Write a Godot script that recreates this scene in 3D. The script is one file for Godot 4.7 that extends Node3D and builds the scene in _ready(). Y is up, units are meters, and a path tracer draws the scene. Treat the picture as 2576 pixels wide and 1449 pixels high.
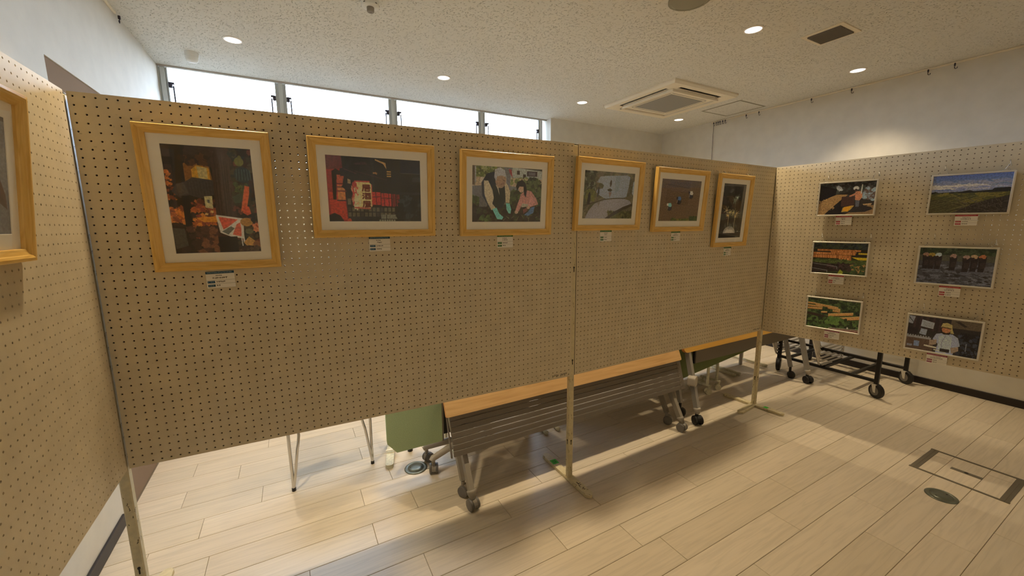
extends Node3D

# ---- room frame: x to the right along the window wall, y up, z towards the camera; metres ----
const HC := 2.71
const LX := -0.275
const RX := 5.38
const ZB := -2.52
const ZW := -2.66
const ZF := 4.4
const TOP := 1.8204
const LAMP_X := [0.304, 1.834, 3.37, 4.886]
const LAMP_Z := [-1.847, -0.045, 3.6]

var names := {}
var mats := {}
var rng := RandomNumberGenerator.new()
var px := {}
var board_mesh: ArrayMesh
var caster_cache := {}
var panel_node := {}

# ------------------------------------------------------------------ helpers
func numbered(n: String) -> String:
	if not names.has(n):
		names[n] = 0
		return n
	names[n] += 1
	return "%s_%03d" % [n, names[n]]

func tag(o: Node, label: String, category: String, group := "") -> void:
	o.set_meta("label", label)
	o.set_meta("category", category)
	if group != "":
		o.set_meta("group", group)

func thing(called: String, label: String, category: String, xf := Transform3D.IDENTITY, group := "") -> Node3D:
	var o := Node3D.new()
	o.name = numbered(called)
	add_child(o)
	o.transform = xf
	tag(o, label, category, group)
	return o

func mesh_of(st: SurfaceTool) -> ArrayMesh:
	st.generate_normals()
	return st.commit()

func part(called: String, mesh: Mesh, m: Material, parent: Node, xf := Transform3D.IDENTITY) -> MeshInstance3D:
	var o := MeshInstance3D.new()
	o.name = called
	o.mesh = mesh
	o.material_override = m
	parent.add_child(o, true)
	o.transform = xf
	return o

func piece(called: String, st: SurfaceTool, m: Material, parent: Node, xf := Transform3D.IDENTITY) -> MeshInstance3D:
	return part(called, mesh_of(st), m, parent, xf)

func structure(called: String, st: SurfaceTool, m: Material, label: String, category := "") -> MeshInstance3D:
	var o := piece(called, st, m, self)
	o.set_meta("kind", "structure")
	tag(o, label, category if category != "" else "wall")
	return o

func new_st() -> SurfaceTool:
	var st := SurfaceTool.new()
	st.begin(Mesh.PRIMITIVE_TRIANGLES)
	st.set_smooth_group(-1)
	return st

func at(x: float, y: float, z: float, yaw := 0.0, pitch := 0.0, roll := 0.0) -> Transform3D:
	return Transform3D(Basis.from_euler(Vector3(deg_to_rad(pitch), deg_to_rad(yaw), deg_to_rad(roll))), Vector3(x, y, z))

# a flat convex polygon turned so that it faces away from the point c
func face(st: SurfaceTool, p: Array, c: Vector3) -> void:
	var n: Vector3 = (p[1] - p[0]).cross(p[2] - p[0])
	var flip: bool = n.dot(p[0] - c) > 0.0
	for i in range(1, p.size() - 1):
		if flip:
			st.add_vertex(p[0]); st.add_vertex(p[i + 1]); st.add_vertex(p[i])
		else:
			st.add_vertex(p[0]); st.add_vertex(p[i]); st.add_vertex(p[i + 1])

func box(st: SurfaceTool, c: Vector3, s: Vector3, bev := 0.0, xf := Transform3D.IDENTITY) -> void:
	st.set_smooth_group(-1)
	var h := s * 0.5
	var b: float = minf(bev, minf(h.x, minf(h.y, h.z)) * 0.9)
	var o := xf * c
	var v := func(sx: int, sy: int, sz: int, ax: int) -> Vector3:
		var q := Vector3(sx * h.x, sy * h.y, sz * h.z)
		for k in 3:
			if k != ax:
				q[k] -= signf(q[k]) * b
		return xf * (c + q)
	for ax in 3:
		var u := (ax + 1) % 3
		var w := (ax + 2) % 3
		for sg in [-1, 1]:
			var quad := []
			for e in [[-1, -1], [1, -1], [1, 1], [-1, 1]]:
				var sv := [0, 0, 0]
				sv[ax] = sg; sv[u] = e[0]; sv[w] = e[1]
				quad.append(v.call(sv[0], sv[1], sv[2], ax))
			face(st, quad, o)
	if b <= 0.0:
		return
	for ax in 3:
		var u := (ax + 1) % 3
		var w := (ax + 2) % 3
		for e in [[-1, -1], [1, -1], [1, 1], [-1, 1]]:
			var sa := [0, 0, 0]
			sa[u] = e[0]; sa[w] = e[1]
			var sb := sa.duplicate()
			sa[ax] = -1
			sb[ax] = 1
			face(st, [v.call(sa[0], sa[1], sa[2], u), v.call(sb[0], sb[1], sb[2], u), v.call(sb[0], sb[1], sb[2], w), v.call(sa[0], sa[1], sa[2], w)], o)
	for sx in [-1, 1]:
		for sy in [-1, 1]:
			for sz in [-1, 1]:
				face(st, [v.call(sx, sy, sz, 0), v.call(sx, sy, sz, 1), v.call(sx, sy, sz, 2)], o)

func span(st: SurfaceTool, a: Vector3, b: Vector3, bev := 0.0, xf := Transform3D.IDENTITY) -> void:
	box(st, (a + b) * 0.5, (b - a).abs(), bev, xf)

# a round bar through points
func tube(st: SurfaceTool, pts: Array, r: float, n := 10, xf := Transform3D.IDENTITY, r2 := -1.0) -> void:
	var rings := []
	var up := Vector3.UP
	var d0: Vector3 = (pts[1] - pts[0]).normalized()
	if absf(d0.dot(up)) > 0.9:
		up = Vector3.RIGHT
	var side := d0.cross(up).normalized()
	for i in pts.size():
		var d: Vector3
		if i == 0:
			d = d0
		elif i == pts.size() - 1:
			d = (pts[i] - pts[i - 1]).normalized()
		else:
			d = ((pts[i] - pts[i - 1]).normalized() + (pts[i + 1] - pts[i]).normalized()).normalized()
		side = (side - d * side.dot(d)).normalized()
		var other := d.cross(side)
		var rr := r if r2 < 0 else lerpf(r, r2, float(i) / (pts.size() - 1))
		var ring := []
		for k in n:
			var a := TAU * k / n
			ring.append(xf * (pts[i] + (side * cos(a) + other * sin(a)) * rr))
		rings.append(ring)
	st.set_smooth_group(1)
	for i in rings.size() - 1:
		for k in n:
			var q := [rings[i][k], rings[i][(k + 1) % n], rings[i + 1][(k + 1) % n], rings[i + 1][k]]
			face(st, q, xf * ((pts[i] + pts[i + 1]) * 0.5))
	st.set_smooth_group(-1)
	face(st, rings[0], xf * pts[1])
	face(st, rings[-1], xf * pts[-2])

func lathe(st: SurfaceTool, prof: Array, n: int, xf := Transform3D.IDENTITY, smooth := true) -> void:
	for i in prof.size() - 1:
		st.set_smooth_group(i + 2 if not smooth else 1)
		var p: Vector2 = prof[i]
		var q: Vector2 = prof[i + 1]
		var out := Vector2(q.y - p.y, p.x - q.x)
		for k in n:
			var a := TAU * k / n
			var b := TAU * (k + 1) / n
			var ca := Vector3(cos(a), 0, sin(a))
			var cb := Vector3(cos(b), 0, sin(b))
			var pa := xf * (ca * p.x + Vector3.UP * p.y)
			var pb := xf * (cb * p.x + Vector3.UP * p.y)
			var qa := xf * (ca * q.x + Vector3.UP * q.y)
			var qb := xf * (cb * q.x + Vector3.UP * q.y)
			var mid := (ca + cb).normalized()
			var inside := xf * (mid * ((p.x + q.x) * 0.5 - out.x) + Vector3.UP * ((p.y + q.y) * 0.5 - out.y))
			var poly := []
			for vv in [pa, pb, qb, qa]:
				if poly.is_empty() or (poly[-1] - vv).length() > 1e-6:
					poly.append(vv)
			if poly.size() > 2 and (poly[0] - poly[-1]).length() < 1e-6:
				poly.pop_back()
			if poly.size() > 2:
				face(st, poly, inside)

# outline in the local xy plane, drawn out along z
func prism(st: SurfaceTool, poly: PackedVector2Array, z0: float, z1: float, xf := Transform3D.IDENTITY) -> void:
	st.set_smooth_group(-1)
	var tri := Geometry2D.triangulate_polygon(poly)
	for k in range(0, tri.size(), 3):
		var a := poly[tri[k]]; var b := poly[tri[k + 1]]; var c := poly[tri[k + 2]]
		face(st, [xf * Vector3(a.x, a.y, z1), xf * Vector3(b.x, b.y, z1), xf * Vector3(c.x, c.y, z1)], xf * Vector3(a.x, a.y, z0))
		face(st, [xf * Vector3(a.x, a.y, z0), xf * Vector3(b.x, b.y, z0), xf * Vector3(c.x, c.y, z0)], xf * Vector3(a.x, a.y, z1))
	var cw := Geometry2D.is_polygon_clockwise(poly)
	for k in poly.size():
		var a := poly[k]; var b := poly[(k + 1) % poly.size()]
		var nn := Vector2(b.y - a.y, a.x - b.x).normalized() * (-1.0 if cw else 1.0)
		var m := (a + b) * 0.5 - nn * 0.001
		face(st, [xf * Vector3(a.x, a.y, z0), xf * Vector3(b.x, b.y, z0), xf * Vector3(b.x, b.y, z1), xf * Vector3(a.x, a.y, z1)], xf * Vector3(m.x, m.y, (z0 + z1) * 0.5))

func rounded(w: float, h: float, r: float, n := 5) -> PackedVector2Array:
	var p := PackedVector2Array()
	for c in [[1, 1, 0], [-1, 1, 90], [-1, -1, 180], [1, -1, 270]]:
		for k in n + 1:
			var a := deg_to_rad(c[2] + 90.0 * k / n)
			p.append(Vector2(c[0] * (w * 0.5 - r) + cos(a) * r, c[1] * (h * 0.5 - r) + sin(a) * r))
	return p

# ------------------------------------------------------------------ materials
func mat(key: String, c: Color, rough := 0.6, metal := 0.0) -> StandardMaterial3D:
	var m := StandardMaterial3D.new()
	m.resource_name = key
	m.albedo_color = c
	m.roughness = rough
	m.metallic = metal
	mats[key] = m
	return m

func triplanar(m: StandardMaterial3D, tex: Texture2D, scale: Vector3, world := true) -> void:
	m.albedo_texture = tex
	m.uv1_triplanar = true
	m.uv1_world_triplanar = world
	m.uv1_scale = scale

func tex(img: Image) -> ImageTexture:
	img.generate_mipmaps()
	return ImageTexture.create_from_image(img)

func mottle(size: int, lo: float, hi: float, freq: float, sd: int, stretch := 1.0, speck := 0) -> Image:
	var n := FastNoiseLite.new()
	n.seed = sd
	n.frequency = freq
	n.fractal_octaves = 4
	var src := n.get_seamless_image(size, int(size * stretch), false, false, 0.15, true)
	if stretch != 1.0:
		src.resize(size, size, Image.INTERPOLATE_BILINEAR)
	var img := Image.create(size, size, false, Image.FORMAT_RGB8)
	for y in size:
		for x in size:
			var v := lerpf(lo, hi, src.get_pixel(x, y).r)
			img.set_pixel(x, y, Color(v, v, v))
	var r := RandomNumberGenerator.new()
	r.seed = sd + 5
	for k in speck:
		var v := r.randf_range(lo * 0.75, lo)
		img.fill_rect(Rect2i(r.randi() % size, r.randi() % size, r.randi_range(1, 3), r.randi_range(1, 2)), Color(v, v, v))
	return img

# short fissures pressed into mineral-fibre board: a colour map and a height map
func fissures(size: int) -> Array:
	var col := Image.create(size, size, false, Image.FORMAT_RGB8)
	col.fill(Color(0.97, 0.97, 0.97))
	var hgt := Image.create(size, size, false, Image.FORMAT_RGB8)
	hgt.fill(Color.WHITE)
	var r := RandomNumberGenerator.new()
	r.seed = 41
	for k in 4600:
		var x := r.randf() * size
		var y := r.randf() * size
		var a := r.randfn(0.9, 0.55)
		var l := int(absf(r.randfn(5.0, 4.0))) + 1
		var wd := 2 if r.randf() < 0.5 else 1
		var dk := r.randf_range(0.62, 0.88)
		for s in l:
			x += cos(a); y += sin(a)
			a += r.randfn(0, 0.12)
			var rx := posmod(int(x), size)
			var ry := posmod(int(y), size)
			col.fill_rect(Rect2i(rx, ry, wd, wd), Color(dk, dk, dk * 0.98))
			hgt.fill_rect(Rect2i(rx, ry, wd, wd), Color(0.2, 0.2, 0.2))
	return [col, hgt]

# wood grain running along x
func grain(size: int, base: Color, dark: Color, sd: int, lines: int, soft: float) -> Image:
	var img := Image.create(size, size, false, Image.FORMAT_RGB8)
	var n := FastNoiseLite.new()
	n.seed = sd
	n.frequency = 0.012
	n.fractal_octaves = 3
	var n2 := FastNoiseLite.new()
	n2.seed = sd + 9
	n2.frequency = 0.05
	for y in size:
		for x in size:
			var ang := TAU * x / size
			var w := n.get_noise_3d(cos(ang) * 22.0, sin(ang) * 22.0, y * 2.2)
			var ph := TAU * y / size
			var f := n2.get_noise_3d(cos(ang) * 5.0 + 40.0, sin(ang) * 5.0 + cos(ph) * size * 0.13, sin(ph) * size * 0.13)
			var s := 0.5 + 0.5 * sin(ph * lines + w * 9.0)
			var t := clampf(pow(s, 3.0) * 0.55 + f * 0.5 + 0.1, 0, 1) * soft
			img.set_pixel(x, y, base.lerp(dark, t))
	return img

func make_materials() -> void:
	var m := mat("wall paint", Color8(220, 215, 203), 0.85)
	triplanar(m, tex(mottle(256, 0.96, 1.0, 0.03, 3)), Vector3(0.8, 0.8, 0.8))
	m = mat("ceiling board", Color8(226, 224, 216), 0.95)
	var f := fissures(1024)
	triplanar(m, tex(f[0]), Vector3(0.9, 0.9, 0.9))
	m.heightmap_enabled = true
	m.heightmap_texture = tex(f[1])
	m.heightmap_scale = 0.35
	m = mat("peg board", Color8(218, 204, 174), 0.62)
	triplanar(m, tex(mottle(512, 0.94, 1.0, 0.02, 17, 1.0, 50)), Vector3(0.9, 0.9, 0.9))
	m = mat("board edge", Color8(158, 146, 118), 0.6)
	triplanar(m, tex(mottle(256, 0.5, 1.05, 0.06, 23, 1.0, 900)), Vector3(3, 3, 3))
	m = mat("stand paint", Color8(222, 208, 168), 0.45)
	triplanar(m, chipped(), Vector3(3.2, 3.2, 3.2))
	mat("edge rubber", Color8(56, 46, 40), 0.7)
	mat("raw hardboard", Color8(92, 66, 44), 0.9)
	mat("keyhole", Color8(28, 24, 20), 0.7)
	mat("baseboard", Color8(34, 27, 25), 0.45)
	mat("door taupe", Color8(146, 126, 108), 0.95).metallic_specular = 0.0
	for k in 4:
		var tint: Color = [Color8(214, 200, 178), Color8(210, 196, 173), Color8(218, 204, 182), Color8(212, 199, 177)][k]
		m = mat("floor plank %d" % k, Color.WHITE, 0.42)
		triplanar(m, tex(grain(384, tint, tint.darkened(0.1), 60 + k * 7, 5, 0.7)), Vector3(0.9, 1.0, 2.6))
		m.uv1_offset = Vector3(0.37 * k, 0.1 * k, 0.23 * k)
	mat("floor bed", Color8(120, 104, 82), 0.8)
	m = mat("oak lacquer", Color8(255, 255, 255), 0.32)
	m.albedo_texture = tex(grain(256, Color8(242, 202, 120), Color8(220, 170, 80), 5, 7, 0.8))
	m = mat("table oak", Color.WHITE, 0.4)
	triplanar(m, tex(grain(512, Color8(214, 176, 122), Color8(184, 142, 90), 8, 9, 0.8)), Vector3(0.8, 2.4, 2.4), false)
	m = mat("table amber", Color.WHITE, 0.38)
	triplanar(m, tex(grain(512, Color8(226, 178, 84), Color8(204, 150, 60), 11, 9, 0.6)), Vector3(0.8, 2.0, 2.0), false)
	mat("edge band", Color8(214, 150, 84), 0.45)
	m = mat("mat card", Color8(250, 246, 236), 0.9)
	m = mat("picture glass", Color(1, 1, 1, 0.01), 0.03)
	m.transparency = BaseMaterial3D.TRANSPARENCY_ALPHA
	m = mat("window glass", Color(0.93, 0.97, 1.0, 0.05), 0.02)
	m.transparency = BaseMaterial3D.TRANSPARENCY_ALPHA
	mat("aluminium", Color8(206, 210, 208), 0.45, 0.15)
	mat("silver frame", Color8(222, 217, 205), 0.38, 0.12)
	mat("steel wire", Color8(214, 210, 202), 0.25, 0.5)
	mat("chrome", Color8(205, 203, 200), 0.14, 0.95)
	mat("dark fitting", Color8(58, 54, 66), 0.5, 0.3)
	mat("white plastic", Color8(224, 222, 214), 0.45)
	mat("ac panel", Color8(232, 222, 200), 0.5)
	mat("ac filter", Color8(150, 148, 142), 0.8)
	mat("dark slot", Color8(22, 20, 18), 0.8)
	mat("vent slat", Color8(112, 104, 92), 0.6)
	mat("speaker mesh", Color8(150, 146, 128), 0.75)
	mat("grey plastic", Color8(142, 134, 122), 0.5)
	m = mat("modesty grey", Color8(112, 104, 94), 0.42)
	mat("light grey", Color8(178, 170, 158), 0.45)
	mat("leg grey", Color8(160, 156, 148), 0.4, 0.25)
	mat("black plastic", Color8(24, 22, 22), 0.5)
	mat("black steel", Color8(22, 20, 20), 0.4, 0.2)
	mat("wheel grey", Color8(108, 104, 100), 0.5)
	m = mat("green fabric", Color8(172, 190, 148), 0.95)
	triplanar(m, tex(mottle(256, 0.88, 1.0, 0.2, 31)), Vector3(3, 3, 3))
	mat("green board", Color8(96, 108, 58), 0.7)
	mat("tape green", Color8(70, 190, 60), 0.6)
	mat("tape ink", Color8(14, 70, 24), 0.7)
	mat("marker ink", Color8(70, 60, 44), 0.8)
	m = mat("outlet lid", Color8(104, 108, 96), 0.35, 0.45)
	mat("hatch steel", Color8(112, 104, 88), 0.4, 0.45)
	m = mat("foot cream", Color8(226, 220, 190), 0.5)
	triplanar(m, tex(mottle(256, 0.82, 1.0, 0.05, 37)), Vector3(3, 3, 3))
	m = mat("lamp lens", Color8(255, 250, 246), 0.5)
	m.emission_enabled = true
	m.emission = Color8(255, 244, 236)
	m.emission_energy_multiplier = 3.0
	mat("lamp trim", Color8(236, 232, 226), 0.5)

# cream paint worn through to dark metal in small flakes
func chipped() -> ImageTexture:
	var s := 512
	var img := mottle(s, 0.9, 1.0, 0.02, 77)
	var r := RandomNumberGenerator.new()
	r.seed = 12
	for k in 46:
		var x := r.randi() % s
		var y := r.randi() % s
		for j in r.randi_range(4, 26):
			x = posmod(x + r.randi_range(-2, 2), s)
			y = posmod(y + r.randi_range(-1, 5), s)
			var v := r.randf_range(0.2, 0.5)
			img.fill_rect(Rect2i(x, y, r.randi_range(1, 4), r.randi_range(2, 6)), Color(v, v * 0.9, v * 0.78))
	return tex(img)

# ------------------------------------------------------------------ camera, sky, lamps, setting
func setup_view() -> void:
	var cam := Camera3D.new()
	cam.name = "camera"
	add_child(cam)
	cam.transform = at(0.5416, 1.4229, 1.7096, -28.884, -8.904, -0.405)
	cam.fov = 71.72
	cam.near = 0.02
	cam.current = true
	var env := Environment.new()
	env.background_mode = Environment.BG_SKY
	var sky := Sky.new()
	var sm := ProceduralSkyMaterial.new()
	sm.sky_top_color = Color8(196, 220, 250)
	sm.sky_horizon_color = Color8(224, 238, 255)
	sm.ground_bottom_color = Color8(120, 122, 120)
	sm.ground_horizon_color = Color8(200, 206, 208)
	sm.sky_energy_multiplier = 3.3
	sm.ground_energy_multiplier = 1.3
	sky.sky_material = sm
	env.sky = sky
	env.tonemap_mode = Environment.TONE_MAPPER_LINEAR
	env.tonemap_exposure = 1.15
	env.sdfgi_enabled = true
	env.ssao_enabled = true
	env.ssil_enabled = true
	var we := WorldEnvironment.new()
	we.name = "surroundings"
	we.environment = env
	add_child(we)

func downlight(x: float, z: float, label: String) -> void:
	var t := thing("downlight", label, "light", at(x, HC, z), "ceiling downlights")
	var st := new_st()
	lathe(st, [Vector2(0.050, 0.0), Vector2(0.062, 0.0), Vector2(0.061, -0.003), Vector2(0.052, -0.006), Vector2(0.050, -0.001)], 28)
	piece("trim_ring", st, mats["lamp trim"], t)
	st = new_st()
	lathe(st, [Vector2(0.051, -0.0005), Vector2(0.050, -0.003), Vector2(0.0, -0.004)], 28)
	piece("lamp_lens", st, mats["lamp lens"], t)
	var l := SpotLight3D.new()
	l.name = "lamp_light"
	l.spot_angle = 53.0
	l.spot_angle_attenuation = 1.0
	l.light_size = 0.045
	l.light_color = Color(1.0, 0.905, 0.74)
	l.light_energy = LAMP_E
	l.spot_range = 12.0
	l.spot_attenuation = 2.0
	l.shadow_enabled = true
	t.add_child(l)
	l.transform = at(0, -0.012, 0, 0, -90)

const LAMP_E := 2.2

func build_room() -> void:
	var st := new_st()
	var W: Material = mats["wall paint"]
	# ceiling
	span(st, Vector3(LX - 0.2, HC, ZW - 0.03), Vector3(RX + 0.2, HC + 0.15, ZF + 0.2))
	structure("ceiling", st, mats["ceiling board"], "pale mineral fibre ceiling with small fissures", "ceiling")
	# right, front and back walls
	st = new_st()
	span(st, Vector3(RX, 0, ZW - 0.3), Vector3(RX + 0.15, HC, ZF + 0.2))
	structure("wall_right", st, W, "plain cream wall behind the silver framed pictures")
	st = new_st()
	span(st, Vector3(LX - 0.15, 0, ZF), Vector3(RX, HC, ZF + 0.15))
	structure("wall_front", st, W, "plain cream wall behind the camera")
	st = new_st()
	span(st, Vector3(3.43, 0, ZW - 0.08), Vector3(RX, HC, ZB))
	span(st, Vector3(LX, 0, ZW - 0.08), Vector3(3.43, 1.86, ZB))
	structure("wall_back", st, W, "cream wall under and beside the high windows")
	# left wall with a doorway
	st = new_st()
	span(st, Vector3(LX - 0.15, 0, -0.74), Vector3(LX, HC, ZF))
	span(st, Vector3(LX - 0.15, 0, ZW - 0.3), Vector3(LX, HC, -1.62))
	span(st, Vector3(LX - 0.15, 2.126, -1.62), Vector3(LX, HC, -0.74))
	structure("wall_left", st, W, "white wall with a doorway beside the windows")
	st = new_st()
	span(st, Vector3(LX - 0.05, 0.0, -1.62), Vector3(LX - 0.006, 2.126, -0.74), 0.001)
	var d := structure("door_1", st, mats["door taupe"], "flush taupe door set into the white wall", "door")
	st = new_st()
	tube(st, [Vector3(LX - 0.007, 1.0, -1.52), Vector3(LX + 0.03, 1.0, -1.52), Vector3(LX + 0.03, 1.0, -1.42)], 0.009)
	piece("door_handle", st, mats["steel wire"], d)
	# baseboards
	st = new_st()
	span(st, Vector3(LX, 0, -0.72), Vector3(LX + 0.01, 0.062, ZF), 0.002)
	structure("baseboard_left", st, mats["baseboard"], "dark brown baseboard along the white wall", "baseboard")
	st = new_st()
	span(st, Vector3(RX - 0.01, 0, ZB), Vector3(RX, 0.062, ZF), 0.002)
	structure("baseboard_right", st, mats["baseboard"], "black baseboard under the cream wall behind the chair trolley", "baseboard")
	st = new_st()
	span(st, Vector3(LX, 0, ZB), Vector3(RX - 0.01, 0.062, ZB + 0.01), 0.002)
	structure("baseboard_back", st, mats["baseboard"], "dark baseboard under the window wall", "baseboard")
	# thin trim where the ceiling meets the windows
	st = new_st()
	span(st, Vector3(LX, HC - 0.012, ZW + 0.03), Vector3(3.43, HC, ZW + 0.05))
	structure("trim_1", st, mats["light grey"], "thin grey trim between ceiling and windows", "trim")

func build_windows() -> void:
	var A: Material = mats["aluminium"]
	var xs := [-0.245, 0.574, 1.564, 2.557, 3.352]
	for k in 4:
		var w := Node3D.new()
		w.name = "window_%d" % (k + 1)
		add_child(w)
		w.set_meta("kind", "structure")
		tag(w, ["bright awning window at the left end, next to the doorway wall", "bright awning window second from the doorway wall", "bright awning window third from the doorway wall", "bright narrow awning window beside the cream wall"][k], "window")
		var x0: float = xs[k]
		var x1: float = xs[k + 1]
		var st := new_st()
		span(st, Vector3(x0, 1.86, ZW - 0.003), Vector3(x1, HC - 0.012, ZW + 0.003))
		piece("pane", st, mats["window glass"], w)
		st = new_st()
		span(st, Vector3(x0, 1.86, ZW - 0.03), Vector3(x1, 1.92, ZW + 0.03), 0.003)
		piece("bottom_rail", st, A, w)
		var posts := [x0] if k < 3 else [x0, x1]
		for xm in posts:
			st = new_st()
			var hw := 0.043 if xm > 0 and xm < 3.3 else 0.03
			span(st, Vector3(xm - hw, 1.86, ZW - 0.02), Vector3(xm + hw, HC - 0.012, ZW + 0.02), 0.002)
			span(st, Vector3(xm - 0.017, 1.86, ZW + 0.02), Vector3(xm + 0.017, HC - 0.012, ZW + 0.034), 0.002)
			span(st, Vector3(xm - hw, 1.86, ZW + 0.02), Vector3(xm - hw + 0.008, HC - 0.012, ZW + 0.03), 0.001)
			span(st, Vector3(xm + hw - 0.008, 1.86, ZW + 0.02), Vector3(xm + hw, HC - 0.012, ZW + 0.03), 0.001)
			piece("mullion", st, A, w)
		for e in [[x0, 1.0], [x1, -1.0]]:
			var hw := 0.043 if e[0] > 0 and e[0] < 3.3 else 0.03
			var bx: float = e[0] + e[1] * (hw + 0.012)
			st = new_st()
			box(st, Vector3(bx, 2.565, ZW + 0.03), Vector3(0.024, 0.04, 0.03), 0.003)
			box(st, Vector3(bx + e[1] * 0.018, 2.576, ZW + 0.04), Vector3(0.016, 0.014, 0.02), 0.002)
			piece("stay_bracket", st, mats["dark fitting"], w)
			st = new_st()
			tube(st, [Vector3(bx + e[1] * 0.02, 2.555, ZW + 0.045), Vector3(bx + e[1] * 0.022, 1.95, ZW + 0.05)], 0.0055, 8)
			piece("stay_arm", st, mats["dark fitting"], w)

func build_floor() -> void:
	var st := new_st()
	span(st, Vector3(LX - 0.2, -0.1, ZW - 0.3), Vector3(RX + 0.2, -0.0035, ZF + 0.2))
	var fl := structure("floor", st, mats["floor bed"], "pale wood plank floor", "floor")
	var L := 0.8853
	var P := 0.1483
	var known := {-9: 0.306, -8: -0.0615, -7: 0.17, -6: -0.0615, -5: 0.299, -4: 0.057, -3: -0.118, -2: 0.119, -1: 1.664, 0: 0.501, 1: 2.714, 2: 2.393, 4: 2.807, 5: 2.529, 6: 3.035, 7: 2.78, 8: 3.032, 9: 3.285}
	var r := RandomNumberGenerator.new()
	r.seed = 9
	var whole := new_st()
	box(whole, Vector3.ZERO, Vector3(L - 0.0016, 0.012, P - 0.0016), 0.0012)
	var whole_mesh := mesh_of(whole)
	for k in range(-18, 14):
		var z0 := 0.0085 + P * k
		var off: float = known[k] if known.has(k) else r.randf() * L
		var x := off - ceilf((off - LX) / L) * L
		while x < RX:
			var a := maxf(x, LX)
			var b := minf(x + L, RX)
			var m: Material = mats["floor plank %d" % (r.randi() % 4)]
			if b - a > L - 0.001:
				part("plank", whole_mesh, m, fl, at((a + b) * 0.5, -0.006, z0 + P * 0.5))
			elif b - a > 0.01:
				st = new_st()
				box(st, Vector3.ZERO, Vector3(b - a - 0.0016, 0.012, P - 0.0016), 0.0012)
				piece("plank", st, m, fl, at((a + b) * 0.5, -0.006, z0 + P * 0.5))
			x += L
	st = new_st()
	span(st, Vector3(LX, -0.012, 0.0085 + P * 14), Vector3(RX, 0, ZF))
	piece("far_boards", st, mats["floor plank 1"], fl)

# ------------------------------------------------------------------ perforated display panels
func make_board() -> ArrayMesh:
	var nx := 72
	var ny := 48
	var p := 0.025
	var r := 0.0029
	var dep := 0.004
	var v := PackedVector3Array()
	var n := PackedVector3Array()
	var ix := PackedInt32Array()
	for j in ny + 1:
		for i in nx + 1:
			v.append(Vector3(i * p, j * p, 0))
			n.append(Vector3.BACK)
	var cs := []
	for k in 8:
		cs.append(Vector3(cos(TAU * k / 8), sin(TAU * k / 8), 0))
	for j in ny:
		for i in nx:
			var c := Vector3((i + 0.5) * p, (j + 0.5) * p, 0)
			var b := v.size()
			for k in 8:
				v.append(c + cs[k] * r); n.append(Vector3.BACK)
			for k in 8:
				v.append(c + cs[k] * r); n.append(-cs[k])
			for k in 8:
				v.append(c + cs[k] * r + Vector3(0, 0, -dep)); n.append(-cs[k])
			var g := j * (nx + 1) + i
			var corner := [g + nx + 2, g + nx + 1, g, g + 1]   # at 45, 135, 225, 315 degrees
			for q in 4:
				var ca: int = corner[(q + 3) % 4]
				var cb: int = corner[q]
				var k0 := (q * 2 + 7) % 8
				var k1 := (q * 2) % 8
				var k2 := (q * 2 + 1) % 8
				ix.append_array([ca, b + k0, b + k1, ca, b + k1, cb, cb, b + k1, b + k2])
			for k in 8:
				var k1 := (k + 1) % 8
				ix.append_array([b + 8 + k, b + 16 + k, b + 16 + k1, b + 8 + k, b + 16 + k1, b + 8 + k1])
	var a := []
	a.resize(Mesh.ARRAY_MAX)
	a[Mesh.ARRAY_VERTEX] = v
	a[Mesh.ARRAY_NORMAL] = n
	a[Mesh.ARRAY_INDEX] = ix
	var m := ArrayMesh.new()
	m.add_surface_from_arrays(Mesh.PRIMITIVE_TRIANGLES, a)
	m.surface_set_material(0, mats["peg board"])
	# the raw hardboard back of the same sheet
	var bv := PackedVector3Array()
	var bn := PackedVector3Array()
	for k in v.size():
		bv.append(Vector3(v[k].x, v[k].y, -dep))
		bn.append(Vector3.FORWARD)
	var bi := PackedInt32Array()
	for j in ny * nx:
		var s0 := j * 84
		for k in range(s0, s0 + 36, 3):
			bi.append_array([ix[k], ix[k + 2], ix[k + 1]])
	a[Mesh.ARRAY_VERTEX] = bv
	a[Mesh.ARRAY_NORMAL] = bn
	a[Mesh.ARRAY_INDEX] = bi
	m.add_surface_from_arrays(Mesh.PRIMITIVE_TRIANGLES, a)
	m.surface_set_material(1, mats["raw hardboard"])
	return m

func display_panel(key: String, x0: float, label: String) -> void:
	var t := thing("display_panel", label, "display panel", px[key] * at(x0, TOP - 1.2, 0), "perforated display panels")
	panel_node[key] = t
	part("front_board", board_mesh, null, t)
	part("back_board", board_mesh, null, t, at(1.8, 0, -0.033, 180))
	for e in [[Vector3(0, 0, -0.0325), Vector3(1.8, 0.008, -0.0005)], [Vector3(0, 1.192, -0.0325), Vector3(1.8, 1.2, -0.0005)], [Vector3(0, 0.008, -0.0325), Vector3(0.008, 1.192, -0.0005)], [Vector3(1.792, 0.008, -0.0325), Vector3(1.8, 1.192, -0.0005)]]:
		var st := new_st()
		span(st, e[0], e[1])
		piece("edge_strip", st, mats["edge rubber"] if e[0].y > 0.001 and e[0].y < 0.1 else mats["board edge"], t)

func foot_bar(parent: Node, a: float, b: float, xf: Transform3D, m: Material, wd := 0.044) -> MeshInstance3D:
	var st := new_st()
	var h := wd * 0.5
	prism(st, PackedVector2Array([Vector2(-h, a + 0.016), Vector2(-h + 0.014, a), Vector2(h - 0.014, a), Vector2(h, a + 0.016), Vector2(h, b - 0.016), Vector2(h - 0.014, b), Vector2(-h + 0.014, b), Vector2(-h, b - 0.016)]), 0.0, 0.016, Transform3D(Basis(Vector3.RIGHT, Vector3.BACK, Vector3.UP), Vector3(0, 0.002, 0)))
	return piece("foot", st, m, parent, xf)

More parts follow.
